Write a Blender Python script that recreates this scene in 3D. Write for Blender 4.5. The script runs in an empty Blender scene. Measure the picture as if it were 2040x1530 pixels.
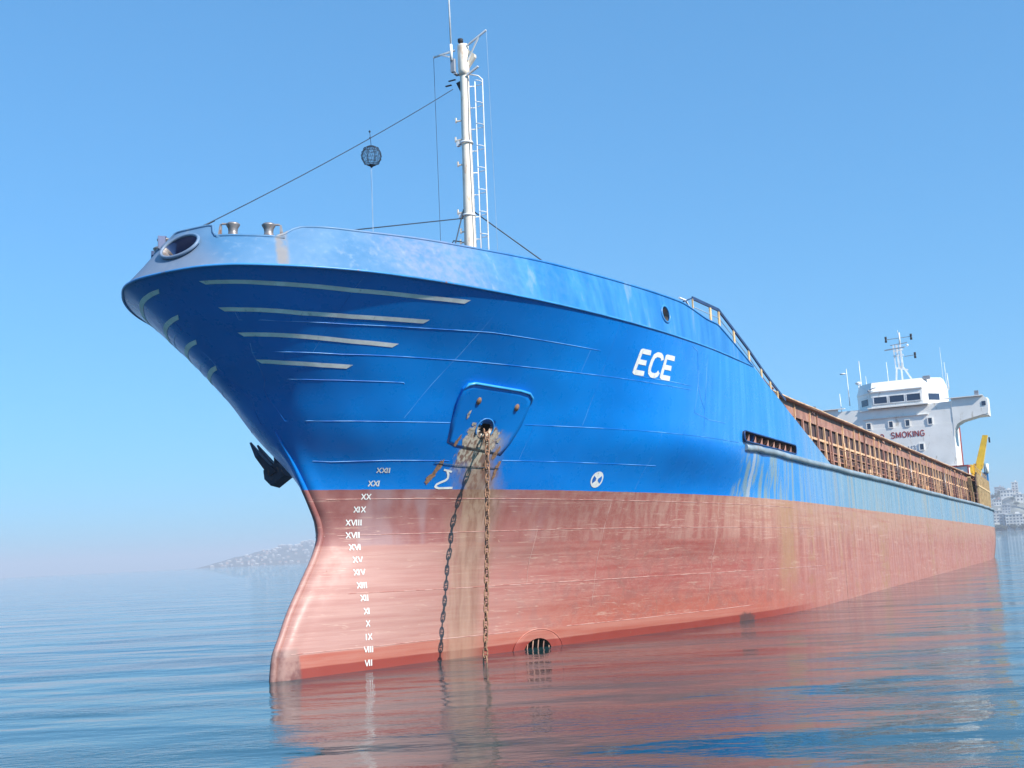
import bpy, bmesh, math, random
import numpy as np
from mathutils import Vector, Matrix
from mathutils.bvhtree import BVHTree
R = math.radians
scene = bpy.context.scene
col = scene.collection
random.seed(7)

# ------------------------------------------------------------ camera
F, W0, H0, CAMZ = 2316.0, 2040.0, 1530.0, 2.67
ROLL = math.atan(100 / 2040)
PITCH = math.atan(335 * math.cos(ROLL) / F)
cd = bpy.data.cameras.new("camera"); cam = bpy.data.objects.new("camera", cd); col.objects.link(cam)
cd.sensor_width = 36; cd.lens = F / W0 * 36; cd.clip_start = 0.1; cd.clip_end = 60000
fwd = Vector((0, math.cos(PITCH), math.sin(PITCH)))
up0 = Vector((0, -math.sin(PITCH), math.cos(PITCH)))
rt0 = Vector((1, 0, 0))
rt = rt0 * math.cos(ROLL) - up0 * math.sin(ROLL)
up = up0 * math.cos(ROLL) + rt0 * math.sin(ROLL)
cam.matrix_world = Matrix(((rt.x, up.x, -fwd.x, 0), (rt.y, up.y, -fwd.y, 0), (rt.z, up.z, -fwd.z, CAMZ), (0, 0, 0, 1)))
scene.camera = cam

# ------------------------------------------------------------ sky, sun, exposure
SUN_AZ, SUN_EL = 132.0, 38.0          # degrees clockwise from +Y
world = bpy.data.worlds.new("World"); scene.world = world; world.use_nodes = True
wn = world.node_tree.nodes; wn.clear()
sky = wn.new("ShaderNodeTexSky"); sky.sky_type = 'NISHITA'; sky.sun_disc = False
sky.sun_elevation = R(SUN_EL); sky.sun_rotation = R(SUN_AZ)
sky.air_density = 1.0; sky.dust_density = .8; sky.ozone_density = 4.0; sky.altitude = 0
bg = wn.new("ShaderNodeBackground"); bg.inputs[1].default_value = 0.15
gm = wn.new('ShaderNodeGamma'); gm.inputs[1].default_value = 0.54        # hazy air evens out the brightness of the sky dome
tn_ = wn.new('ShaderNodeMix'); tn_.data_type = 'RGBA'; tn_.blend_type = 'MULTIPLY'; tn_.inputs[0].default_value = 1; tn_.inputs[7].default_value = (.46, 1.05, 1.55, 1)
wo = wn.new("ShaderNodeOutputWorld")
world.node_tree.links.new(sky.outputs[0], gm.inputs[0]); world.node_tree.links.new(gm.outputs[0], tn_.inputs[6]); world.node_tree.links.new(tn_.outputs[2], bg.inputs[0]); world.node_tree.links.new(bg.outputs[0], wo.inputs[0])
sd = bpy.data.lights.new("sun", 'SUN'); sun = bpy.data.objects.new("sun", sd); col.objects.link(sun)
sd.energy = 3.8; sd.angle = R(0.5); sd.color = (1, 0.93, 0.84)
sdir = Vector((math.sin(R(SUN_AZ)) * math.cos(R(SUN_EL)), math.cos(R(SUN_AZ)) * math.cos(R(SUN_EL)), math.sin(R(SUN_EL))))
sun.rotation_euler = sdir.to_track_quat('Z', 'Y').to_euler()
scene.view_settings.view_transform = 'Standard'; scene.view_settings.look = 'None'
scene.view_settings.exposure = 0.83; scene.view_settings.gamma = 1; scene.view_settings.use_curve_mapping = False
scene.cycles.use_denoising = True
scene.cycles.max_bounces = 6; scene.cycles.diffuse_bounces = 2; scene.cycles.glossy_bounces = 4
scene.cycles.volume_bounces = 0; scene.cycles.caustics_reflective = False; scene.cycles.caustics_refractive = False

# ------------------------------------------------------------ ship frame: x aft from the stem, y to starboard, z up from the keel (draught in metres)
SO = Vector((-5.8102, 27.2837, -2.0067))
SA = Vector((0.46219614, 0.88661478, -0.01699869)); SU = Vector((0.00832216, 0.01483142, 0.99985537))
SA.normalize(); SS = SU.cross(SA).normalized(); SU = SA.cross(SS).normalized()
SHIPM = Matrix(((SA.x, SS.x, SU.x, SO.x), (SA.y, SS.y, SU.y, SO.y), (SA.z, SS.z, SU.z, SO.z), (0, 0, 0, 1)))

def pchip(xs, ys, x):
    xs = np.asarray(xs, float); ys = np.asarray(ys, float); x = np.asarray(x, float)
    h = np.diff(xs); d = np.diff(ys) / h; m = np.zeros_like(ys)
    for i in range(1, len(xs) - 1):
        if d[i-1] * d[i] > 0:
            w1 = 2*h[i] + h[i-1]; w2 = h[i] + 2*h[i-1]
            m[i] = (w1 + w2) / (w1/d[i-1] + w2/d[i])
    m[0] = d[0]; m[-1] = d[-1]
    k = np.clip(np.searchsorted(xs, x) - 1, 0, len(xs) - 2)
    t = (x - xs[k]) / h[k]
    return (ys[k]*(1+2*t)*(1-t)**2 + m[k]*h[k]*t*(1-t)**2 + ys[k+1]*t*t*(3-2*t) + m[k+1]*h[k]*t*t*(t-1))

STEM = [(-2.0, -0.3), (1.0, -0.12), (2.05, -0.02), (2.54, .06), (2.92, .28), (3.42, .56), (4.22, 1.15), (4.94, 1.67), (5.31, 1.83), (5.61, 1.77),
        (6.04, 1.52), (6.5, 1.20), (7.11, .75), (7.65, .25), (8.1, -.13), (8.65, -.61), (9.19, -1.25), (9.72, -1.87), (10.2, -2.46), (10.69, -3.05), (10.95, -3.47)]
def stem_s(z): return pchip([a for a, b in STEM], [b for a, b in STEM], z)
LEV = {
 -2.0: [(-.3, 0), (-.2, .2), (.5, .45), (1.3, .6), (2.4, .95), (4.36, 1.4), (5.75, 1.9), (9.26, 3.0), (14.4, 4.4), (17.5, 5.3), (21.5, 6.2), (25.3, 6.6), (31, 6.75)],
 2.05: [(-.02, 0), (.04, .15), (.5, .33), (1.3, .58), (2.4, .95), (4.36, 1.48), (5.75, 2.05), (9.26, 3.28), (14.4, 4.95), (17.5, 5.85), (21.5, 6.5), (25.3, 6.72), (31, 6.75)],
 4.3: [(1.2, 0), (1.27, .14), (1.7, .42), (2.6, .9), (4.4, 1.72), (5.9, 2.35), (9.3, 3.68), (14.4, 5.35), (17.5, 6.12), (21.5, 6.62), (26, 6.75), (31, 6.75)],
 5.31: [(1.83, 0), (1.9, .14), (2.3, .5), (3.1, 1.05), (4.6, 1.95), (6.2, 2.77), (9.4, 4.0), (14.5, 5.65), (18, 6.35), (22, 6.68), (26, 6.75), (31, 6.75)],
 6.44: [(1.24, 0), (1.3, .14), (1.6, .36), (2.18, .78), (3.2, 1.52), (5.06, 2.66), (7.43, 3.78), (9.5, 4.5), (11.78, 5.2), (15.8, 6.1), (19, 6.5), (22, 6.7), (26, 6.75), (31, 6.75)],
 8.05: [(-.1, 0), (-.07, .2), (.15, .68), (.7, 1.3), (1.8, 2.05), (3.8, 3.05), (5.8, 3.95), (7.8, 4.85), (10, 5.65), (12, 6.18), (14.3, 6.52), (18, 6.72), (22, 6.75), (31, 6.75)],
 9.5: [(-1.6, 0), (-1.57, .4), (-1.42, .9), (-.95, 1.5), (0, 2.25), (2, 3.25), (4.2, 4.25), (6.5, 5.1), (9.2, 5.85), (12, 6.38), (15, 6.68), (18, 6.75), (31, 6.75)],
 10.95: [(-3.47, 0), (-3.45, .5), (-3.38, .95), (-3.18, 1.45), (-2.47, 2.32), (-1.08, 3.42), (.46, 4.18), (2.11, 4.78), (3.29, 5.15), (6.07, 5.82), (9.16, 6.33), (12.76, 6.66), (16.5, 6.75), (31, 6.75)],
}
NC = 110
def resample(pts, n=NC, g=1.7):
    p = np.array(pts, float); d = np.r_[0, np.cumsum(np.hypot(*np.diff(p, axis=0).T))]
    k = (np.arange(n) / (n - 1)) ** g * d[-1]
    # periodic-free Catmull-Rom on chord length
    m = np.gradient(p, d, axis=0)
    i = np.clip(np.searchsorted(d, k) - 1, 0, len(d) - 2); h = (d[i+1] - d[i]); t = ((k - d[i]) / h)[:, None]; h = h[:, None]
    return p[i]*(1+2*t)*(1-t)**2 + m[i]*h*t*(1-t)**2 + p[i+1]*t*t*(3-2*t) + m[i+1]*h*t*t*(t-1)
LZ = sorted(LEV)
LR = np.array([resample(LEV[z]) for z in LZ])           # level, column, (s,t)
S0L = np.array([LEV[z][0][0] for z in LZ])
def hull_row(z):
    s = np.array([pchip(LZ, LR[:, i, 0] - S0L, z) for i in range(NC)]); t = np.array([pchip(LZ, LR[:, i, 1], z) for i in range(NC)])
    s0 = float(stem_s(z)); s = s + s0; t[0] = 0
    f = np.clip((s - 20) / 11, 0, 1); s = s * (1 - f) + (s + (31 - s[-1])) * f
    return s, np.minimum(t, 6.75)
ZR = sorted(set([round(-2 + .5*i, 3) for i in range(7)] + [round(1.2 + .15*i, 3) for i in range(65)] + [10.95, 8.14]))
ZR = [z for z in ZR if z <= 10.95]
DECK, KNUCK = 8.14, 10.95
def edge_z(s): return 11.78 - .2545 * (s - 14.3)          # sloping after edge of the forecastle side
AFT = [(31, 6.75), (60, 6.75), (84, 6.72), (90, 6.6), (95, 6.42), (98, 6.25)]
def hull_side_bm():
    """port half of the shell: list of quads as (x, y, z)"""
    rows = [hull_row(z) for z in ZR]
    return rows
def smooth01(x, a, b):
    t = min(1, max(0, (x - a) / (b - a))); return t * t * (3 - 2 * t)

# ------------------------------------------------------------ node helpers
class NT:
    def __init__(s, name):
        s.m = bpy.data.materials.new(name); s.m.use_nodes = True; s.t = s.m.node_tree; s.n = s.t.nodes; s.n.clear()
        s.out = s.n.new("ShaderNodeOutputMaterial"); s.p = s.n.new("ShaderNodeBsdfPrincipled")
        s.t.links.new(s.p.outputs[0], s.out.inputs[0])
        tc = s.n.new("ShaderNodeTexCoord"); s.co = tc.outputs['Object']
        sx = s.n.new("ShaderNodeSeparateXYZ"); s.t.links.new(s.co, sx.inputs[0]); s.x, s.y, s.z = sx.outputs
    def put(s, sock, v):
        if hasattr(v, 'is_output') or isinstance(v, bpy.types.NodeSocket): s.t.links.new(v, sock)
        elif isinstance(v, (tuple, list)) and len(v) == 3 and sock.type == 'RGBA': sock.default_value = (*v, 1)
        else: sock.default_value = v
    def set(s, **k):
        for a, b in k.items(): s.put(s.p.inputs[a.replace('_', ' ')], b)
        return s
    def math(s, op, a, b=0.0, c=0.0, clamp=False):
        n = s.n.new("ShaderNodeMath"); n.operation = op; n.use_clamp = clamp
        s.put(n.inputs[0], a); s.put(n.inputs[1], b); s.put(n.inputs[2], c); return n.outputs[0]
    def add(s, a, b): return s.math('ADD', a, b)
    def mul(s, a, b): return s.math('MULTIPLY', a, b)
    def ramp(s, v, a, b, lo=0.0, hi=1.0, smooth=True):
        n = s.n.new("ShaderNodeMapRange"); n.interpolation_type = 'SMOOTHSTEP' if smooth else 'LINEAR'
        s.put(n.inputs[0], v); n.inputs[1].default_value = a; n.inputs[2].default_value = b
        n.inputs[3].default_value = lo; n.inputs[4].default_value = hi; return n.outputs[0]
    def noise(s, scale=(1, 1, 1), sc=1.0, det=3, rough=.5, dist=0.0, off=(0, 0, 0), co=None):
        mp = s.n.new("ShaderNodeMapping"); s.t.links.new(co or s.co, mp.inputs[0]); mp.inputs[3].default_value = scale; mp.inputs[1].default_value = off
        n = s.n.new("ShaderNodeTexNoise"); s.t.links.new(mp.outputs[0], n.inputs['Vector'])
        n.inputs['Scale'].default_value = sc; n.inputs['Detail'].default_value = det; n.inputs['Roughness'].default_value = rough; n.inputs['Distortion'].default_value = dist
        return n.outputs[0]
    def mix(s, f, a, b):
        n = s.n.new("ShaderNodeMix"); n.data_type = 'RGBA'; s.put(n.inputs[0], f); s.put(n.inputs[6], a); s.put(n.inputs[7], b); return n.outputs[2]
    def bump(s, h, strength=.3, dist=.02, normal=None):
        n = s.n.new("ShaderNodeBump"); n.inputs['Strength'].default_value = strength; n.inputs['Distance'].default_value = dist
        s.put(n.inputs['Height'], h)
        if normal: s.t.links.new(normal, n.inputs['Normal'])
        return n.outputs[0]
def band(m, v, c, w, e):                       # 1 within w of c, falling off over e
    d = m.math('ABSOLUTE', m.math('SUBTRACT', v, c)); return m.ramp(d, w, w + e, 1, 0)

def simple(name, colr, rough=.5, metal=0.0, var=.25, sc=1.5, rust=0.0, rustcol=(.30, .12, .05), spec=.5):
    m = NT(name)
    n = m.noise(sc=sc, det=4); c = m.mix(m.ramp(n, .3, .7), tuple(v * (1 - var) for v in colr), tuple(min(1, v * (1 + var * .6)) for v in colr))
    if rust:
        r = m.noise(scale=(1, 1, .35), sc=sc * 2.3, det=5, rough=.65, off=(3, 1, 2)); c = m.mix(m.mul(m.ramp(r, .62 - rust * .2, .72 - rust * .1), .85), c, rustcol)
    m.set(Base_Color=c, Roughness=rough, Metallic=metal); m.p.inputs['Specular IOR Level'].default_value = spec
    m.put(m.p.inputs['Normal'], m.bump(m.noise(sc=sc * 9, det=3), .12, .01))
    return m.m

# ---- hull paint: blue topsides over red antifouling
def hull_material():
    m = NT("hull_paint"); x, z = m.x, m.z
    port = m.ramp(m.y, 0.0, .05, 1, 0)
    strk = m.noise(scale=(3.2, 3.2, .16), sc=1, det=4, rough=.6)              # vertical runs
    strk2 = m.noise(scale=(1.1, 1.1, .10), sc=1, det=3, off=(5, 5, 0))
    fine = m.noise(sc=2.2, det=5, rough=.6)
    hor = m.noise(scale=(.22, .22, 7), sc=1, det=5, rough=.7)                 # fore-and-aft scrapes
    h = m.math('SUBTRACT', m.math('SUBTRACT', z, m.mul(x, .017)), 2.007)      # height above the water
    # blue
    big = m.noise(sc=.35, det=3)
    blue = m.mix(m.ramp(big, .35, .65), (.0, .175, .60), (.0, .215, .70))
    xs = m.add(x, m.mul(m.math('SUBTRACT', big, .5), 3))
    fresh = m.mix(m.ramp(z, 8.02, 8.12, 0, 1), m.ramp(xs, 14.0, 18.5), m.ramp(xs, 8.5, 16.5))
    n = m.n.new("ShaderNodeRGBToBW"); m.t.links.new(fresh, n.inputs[0]); fresh = n.outputs[0]
    faded = m.mix(m.ramp(strk, .35, .65), (.015, .225, .62), (.04, .28, .66))
    old = m.mix(m.ramp(strk, .3, .7), (.11, .255, .37), (.23, .33, .385))
    old = m.mix(m.ramp(strk2, .52, .66), old, (.26, .30, .29))
    old = m.mix(m.mul(m.ramp(m.noise(scale=(1.5, 1.5, .06), sc=1, det=5, rough=.75, off=(2, 8, 5)), .58, .66), .6), old, (.13, .17, .17))
    old = m.mix(m.mul(m.ramp(m.noise(scale=(1.9, 1.9, .3), sc=1, det=5, rough=.7, off=(6, 8, 1)), .62, .68), .6), old, (.34, .25, .18))
    faded = m.mix(m.ramp(m.add(x, m.mul(strk, 8)), 22, 38), faded, old)
    blue = m.mix(fresh, blue, faded)
    # greenish grey drips below the mooring slot, white runs
    drip = m.mul(m.mul(m.ramp(x, 15.7, 16.3), m.ramp(x, 26, 21)), m.mul(m.ramp(strk, .46, .6), m.ramp(z, 8.1, 7.9)))
    blue = m.mix(m.mul(drip, .8), blue, (.23, .30, .28))
    wr = m.mul(band(m, m.add(x, m.mul(hor, .15)), 17.35, .10, .08), m.ramp(z, 8.1, 8.0))
    blue = m.mix(m.mul(wr, .7), blue, (.42, .45, .46))
    scr = m.noise(scale=(.9, .9, 2.2), sc=1.4, det=6, rough=.75, dist=1.5)
    blue = m.mix(m.mul(m.ramp(m.math('ABSOLUTE', m.math('SUBTRACT', scr, .5)), .004, .0, 0, 1), m.mul(.35, m.ramp(z, 7.9, 7.0))), blue, (.20, .40, .62))
    # red
    deep = m.mix(m.ramp(fine, .3, .7), (.27, .095, .088), (.335, .145, .13))
    deep = m.mix(m.mul(m.ramp(strk2, .5, .65), .5), deep, (.36, .26, .27))
    pink = m.mix(m.ramp(hor, .35, .65), (.41, .20, .17), (.48, .27, .23))
    red = m.mix(m.ramp(hor, .35, .62), (.345, .088, .072), (.40, .145, .118)); red = m.mix(m.ramp(z, 3.9, 2.8, 0, .8), red, (.42, .115, .075))
    red = m.mix(m.mul(m.ramp(fine, .48, .62), .45), red, (.27, .10, .085))
    low = m.mix(m.ramp(x, 2.5, 11), pink, red)
    top = m.mix(m.ramp(x, 3, 11), deep, m.mix(m.ramp(strk, .4, .65), (.325, .105, .085), (.385, .185, .15)))
    redc = m.mix(m.ramp(m.add(z, m.mul(m.math('SUBTRACT', fine, .5), .12)), 5.03, 5.10), low, top)
    fstrk = m.noise(scale=(7, 7, .35), sc=1, det=6, rough=.7, off=(3, 3, 3)); aftr = m.mix(m.ramp(m.add(m.mul(fstrk, .4), m.mul(strk, .6)), .40, .60), (.32, .108, .082), (.45, .215, .165)); aftr = m.mix(m.mul(m.ramp(z, 5.2, 3.6), .55), aftr, (.42, .17, .135)); aftr = m.mix(m.mul(m.ramp(z, 4.6, 6.2), .5), aftr, (.45, .29, .19))
    aftr = m.mix(m.mul(m.mul(m.ramp(strk2, .52, .66), m.ramp(fine, .35, .6)), .6), aftr, (.36, .21, .11)); dl = m.ramp(m.noise(scale=(1.3, 1.3, .05), sc=1, det=5, rough=.75, off=(7, 1, 5)), .60, .66); aftr = m.mix(m.mul(dl, m.mul(.75, m.ramp(fine, .3, .55))), aftr, (.20, .09, .06))
    aftr = m.mix(m.mul(m.ramp(hor, .52, .62), .5), aftr, (.36, .12, .09))
    redc = m.mix(m.ramp(m.add(m.add(x, m.mul(strk, 10)), m.mul(m.math('SUBTRACT', z, 4), 2.2)), 20, 31), redc, aftr)
    # scrapes, fender scuffs
    scuff = m.noise(scale=(.8, .8, 1.6), sc=1.1, det=7, rough=.8, dist=2.0, off=(2, 7, 1))
    sc1 = m.ramp(m.math('ABSOLUTE', m.math('SUBTRACT', scuff, .52)), .010, .0, 0, 1)
    redc = m.mix(m.mul(sc1, m.mul(.65, m.ramp(x, 6.0, 9))), redc, (.52, .33, .27))
    sc2 = m.ramp(m.noise(scale=(.35, .35, 5), sc=1, det=7, rough=.8, off=(9, 2, 4)), .60, .64)
    redc = m.mix(m.mul(sc2, .6), redc, (.56, .36, .28)); sc5 = m.ramp(m.math('ABSOLUTE', m.math('SUBTRACT', m.noise(scale=(.10, .10, 2.6), sc=1, det=4, rough=.6, off=(2, 6, 6)), .5)), .0045, .0, 0, 1); redc = m.mix(m.mul(sc5, .6), redc, (.60, .40, .32)); sc6 = m.ramp(m.math('ABSOLUTE', m.math('SUBTRACT', m.noise(scale=(1.6, 1.6, .7), sc=1.0, det=7, rough=.75, dist=.8, off=(8, 6, 2)), .5)), .008, .0, 0, 1); redc = m.mix(m.mul(sc6, m.mul(.5, m.ramp(x, 7, 12))), redc, (.20, .085, .06))
    sc4 = m.ramp(m.noise(scale=(1.2, 1.2, 1.0), sc=1.2, det=6, rough=.75, dist=1.2, off=(1, 3, 8)), .60, .68)
    redc = m.mix(m.mul(sc4, m.mul(.6, m.ramp(x, 7, 12))), redc, (.27, .13, .10))
    # brighter red boot band just over the water
    redc = m.mix(m.mul(m.ramp(m.add(h, m.mul(m.math('SUBTRACT', hor, .5), .08)), .55, .50), m.ramp(m.add(x, m.mul(strk, 6)), 26, 19)), redc, m.mix(m.ramp(hor, .35, .65), (.40, .11, .075), (.45, .17, .125)))
    wet = m.ramp(m.add(h, m.mul(m.math('SUBTRACT', hor, .5), .10)), .24, .20)
    redc = m.mix(m.mul(wet, m.ramp(x, 26, 18)), redc, (.27, .045, .032))
    col_ = m.mix(m.ramp(m.add(z, m.mul(m.math('SUBTRACT', fine, .5), .03)), 6.435, 6.445), redc, blue)
    # rust wash under the hawse pipe, port side only
    cx = m.math('SUBTRACT', m.add(x, m.mul(m.math('SUBTRACT', strk, .5), .9)), m.ramp(z, 7.6, 5.6, 4.72, 5.32))
    halfw = m.ramp(z, 7.9, 6.3, .42, .60)
    msk = m.mul(m.mul(m.ramp(m.math('SUBTRACT', m.math('ABSOLUTE', cx), halfw), -.45, .30, 1, 0), m.ramp(m.add(z, m.mul(fine, .5)), 8.25, 7.95)), port)
    rw = m.mix(m.ramp(strk, .35, .62), (.24, .14, .09), (.36, .25, .17)); rw = m.mix(m.mul(m.ramp(z, 7.2, 7.5), .8), rw, (.52, .44, .35))
    col_ = m.mix(m.mul(msk, m.ramp(z, 4.8, 6.6, .58, .95)), col_, rw)
    col_ = m.mix(m.mul(msk, m.mul(m.ramp(m.noise(scale=(9, 9, .5), sc=1, det=5), .50, .62), m.ramp(z, 5.0, 6.5, .2, .6))), col_, (.20, .09, .055))
    cm_ = m.mul(m.mul(m.ramp(m.add(m.math('ABSOLUTE', m.math('SUBTRACT', x, 4.5)), m.mul(m.math('SUBTRACT', m.noise(scale=(3, 3, 1.2), sc=1, det=5, rough=.65), .5), 1.1)), .44, .36, 0, 1), m.ramp(m.add(z, m.mul(m.math('SUBTRACT', fine, .5), .6)), 7.98, 7.9)), m.mul(m.ramp(m.add(z, m.mul(strk, .5)), 7.0, 7.5), port))
    crm = m.mix(m.ramp(m.noise(scale=(14, 14, .9), sc=1, det=4), .42, .6), (.56, .49, .38), (.25, .15, .10))
    col_ = m.mix(m.mul(cm_, .95), col_, crm)
    # rust stain aft of the slot and at the knuckle
    st = m.mul(m.mul(band(m, m.add(x, m.mul(strk, 1.2)), 21.6, .35, 1.1), m.ramp(z, 6.5, 6.2)), m.ramp(z, 2.6, 4.2))
    col_ = m.mix(m.mul(m.mul(st, port), m.mul(m.ramp(fstrk, .35, .6, .2, .8), m.ramp(fine, .3, .5, .4, 1))), col_, (.36, .20, .105))
    # bare patch at the forefoot and one on the waterline
    fp = m.mul(m.ramp(h, .75, .62), m.ramp(m.add(x, m.mul(fine, .25)), .72, .62)); col_ = m.mix(m.mul(fp, .8), col_, m.mix(m.ramp(fine, .4, .6), (.16, .085, .08), (.34, .22, .19)))
    pp = m.mul(band(m, m.add(x, m.mul(m.math('SUBTRACT', fine, .5), 1.6)), 17.45, .30, .25), m.ramp(m.add(h, m.mul(fine, .5)), .55, .40)); col_ = m.mix(m.mul(pp, .85), col_, (.09, .05, .045))
    col_ = m.mix(m.mul(m.ramp(m.noise(sc=3.1, det=6, rough=.7, off=(4, 4, 4)), .70, .74), m.mul(.7, m.ramp(z, 9.0, 7.0))), col_, (.28, .11, .06))
    rough = m.mix(m.ramp(z, 6.43, 6.45), m.ramp(fine, .3, .7, .45, .65), m.ramp(fine, .3, .7, .24, .38))
    m.set(Base_Color=col_, Roughness=rough)
    b1 = m.bump(m.noise(scale=(1, 1, .8), sc=.75, det=1, dist=.4), .42, .055)
    b2 = m.bump(m.add(m.mul(scuff, .5), m.noise(sc=14, det=3)), .12, .008, b1)
    m.put(m.p.inputs['Normal'], b2)
    return m.m

def bulwark_material():
    m = NT("bulwark_paint"); x, z = m.x, m.z
    strk = m.noise(scale=(2.6, 2.6, .22), sc=1, det=4, rough=.6); big = m.noise(sc=.55, det=4, off=(1, 2, 3)); fine = m.noise(sc=5, det=5, rough=.65)
    fr = m.mix(m.ramp(big, .35, .65), (.075, .205, .38), (.125, .255, .42))
    fr = m.mix(m.ramp(fine, .55, .75), fr, (.165, .28, .43))
    aft = m.mix(m.ramp(strk, .35, .65), (.018, .175, .48), (.04, .235, .55))
    c = m.mix(m.ramp(m.add(x, m.mul(big, 3)), 2.2, 6.5), fr, aft)
    grey = m.ramp(m.add(x, m.mul(m.y, -.25)), -2.6, -3.2); c = m.mix(m.mul(grey, .6), c, (.25, .27, .33))
    c = m.mix(m.mul(m.mul(band(m, x, 1.0, .5, 1.3), m.ramp(fine, .3, .65)), .6), c, (.22, .26, .44))
    ru = m.mul(m.mul(band(m, m.add(m.add(x, m.mul(m.math('SUBTRACT', z, 10.95), -.62)), m.mul(strk, .12)), -2.37, .05, .07), m.ramp(m.y, 0, -.1)), m.ramp(strk, .25, .55))
    c = m.mix(m.mul(ru, .7), c, (.34, .27, .20))
    c = m.mix(m.mul(m.ramp(strk, .60, .70), .35), c, (.30, .36, .42))
    c = m.mix(m.ramp(m.noise(sc=4.3, det=6, rough=.75, off=(6, 1, 1)), .71, .74), c, (.28, .14, .09))
    m.set(Base_Color=c, Roughness=m.ramp(fine, .3, .7, .35, .6))
    m.put(m.p.inputs['Normal'], m.bump(fine, .12, .01, m.bump(m.noise(sc=.9, det=1), .35, .04)))
    return m.m

M = {}
M['hull'] = hull_material(); M['bulwark'] = bulwark_material()
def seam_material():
    m = NT('sunlit_weld_seam'); n = m.ramp(m.noise(sc=3, det=4), .35, .6)
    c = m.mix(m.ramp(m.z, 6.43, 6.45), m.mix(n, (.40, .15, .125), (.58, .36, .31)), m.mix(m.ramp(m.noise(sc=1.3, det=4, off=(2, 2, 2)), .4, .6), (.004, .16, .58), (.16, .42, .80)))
    m.set(Base_Color=c, Roughness=.4); return m.m  # beads lighter than the plating: their sunlit tops put into the colour
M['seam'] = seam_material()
M['blue'] = simple('blue_paint', (.02, .16, .55), .35, rust=.25)
M['lit_top_edge'] = simple('sunlit_blue_edge', (.06, .42, .85), .3)  # sunlight on the bolster's upper rim, put into its colour
M['blue_edge'] = simple('weathered_blue_edge', (.05, .27, .62), .35, rust=.1)
M['steel'] = simple('worn_steel', (.33, .30, .29), .42, .55, .3, 6, rust=.5)
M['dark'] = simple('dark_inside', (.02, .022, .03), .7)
M['darkblue'] = simple('dark_blue_inside', (.01, .05, .17), .5)
M['white_mark'] = simple('white_marking', (.78, .78, .75), .5, var=.12, sc=5, rust=.18, rustcol=(.45, .42, .36))
M['stripe'] = simple('grey_white_stripe', (.92, .90, .87), .5, var=.15, sc=3, rust=.1, rustcol=(.5, .58, .62))
M['rust'] = simple('rusty_chain', (.36, .20, .12), .75, .2, .35, 14, rust=.4, rustcol=(.16, .07, .04))
M['rustrim'] = simple('scraped_rim', (.50, .43, .35), .6, 0, .3, 9, rust=.5)
M['anchor'] = simple('black_blue_anchor', (.035, .045, .075), .5, .2, .3, 5, rust=.3)
M['rail'] = simple('rub_rail_steel', (.28, .345, .38), .45, .1, .25, 1.4, rust=.3)
M['oxide'] = simple('brown_oxide', (.36, .175, .13), .65, 0, .3, 1.6, rust=.45, rustcol=(.50, .33, .22))
M['oxide_dark_shade'] = simple('dark_oxide_and_shade', (.085, .05, .05), .7, 0, .3, 1.0)  # brown darkened to paint shade in recesses and gaps; also some fittings
M['ochre'] = simple('ochre_primer', (.76, .48, .28), .6, 0, .25, 1.7, rust=.35, rustcol=(.36, .13, .07))
M['yellow_rail'] = simple('pale_yellow_rail', (.74, .52, .26), .6, 0, .2, 3, rust=.3)
M['navy_rail'] = simple('navy_handrail', (.02, .045, .13), .4)
M['white'] = simple('white_superstructure', (.92, .90, .85), .5, 0, .07, .8, rust=.10, rustcol=(.60, .54, .45))
M['mast'] = simple('mast_white', (.90, .81, .68), .6, 0, .08, 2, rust=.45, rustcol=(.66, .42, .26))
M['white_pipe'] = simple('white_pipe', (.88, .90, .90), .45)
M['wire'] = simple('steel_wire', (.05, .07, .10), .5, .4)
M['wire_pale'] = simple('pale_rope', (.35, .45, .55), .6)
M['ballnet'] = simple('black_shape', (.02, .03, .05), .8)
M['redtext'] = simple('red_lettering', (.36, .06, .06), .6)
M['yellow'] = simple('crane_yellow', (.80, .50, .04), .45, 0, .15, 1.5, rust=.15)
M['deck'] = simple('deck_brown', (.20, .10, .07), .8)
M['dull_light'] = simple('grey_fitting', (.30, .33, .38), .5)
g = NT('window_glass'); g.set(Base_Color=(.03, .045, .09), Roughness=.08); g.p.inputs['Specular IOR Level'].default_value = .8; M['glass'] = g.m

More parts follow.
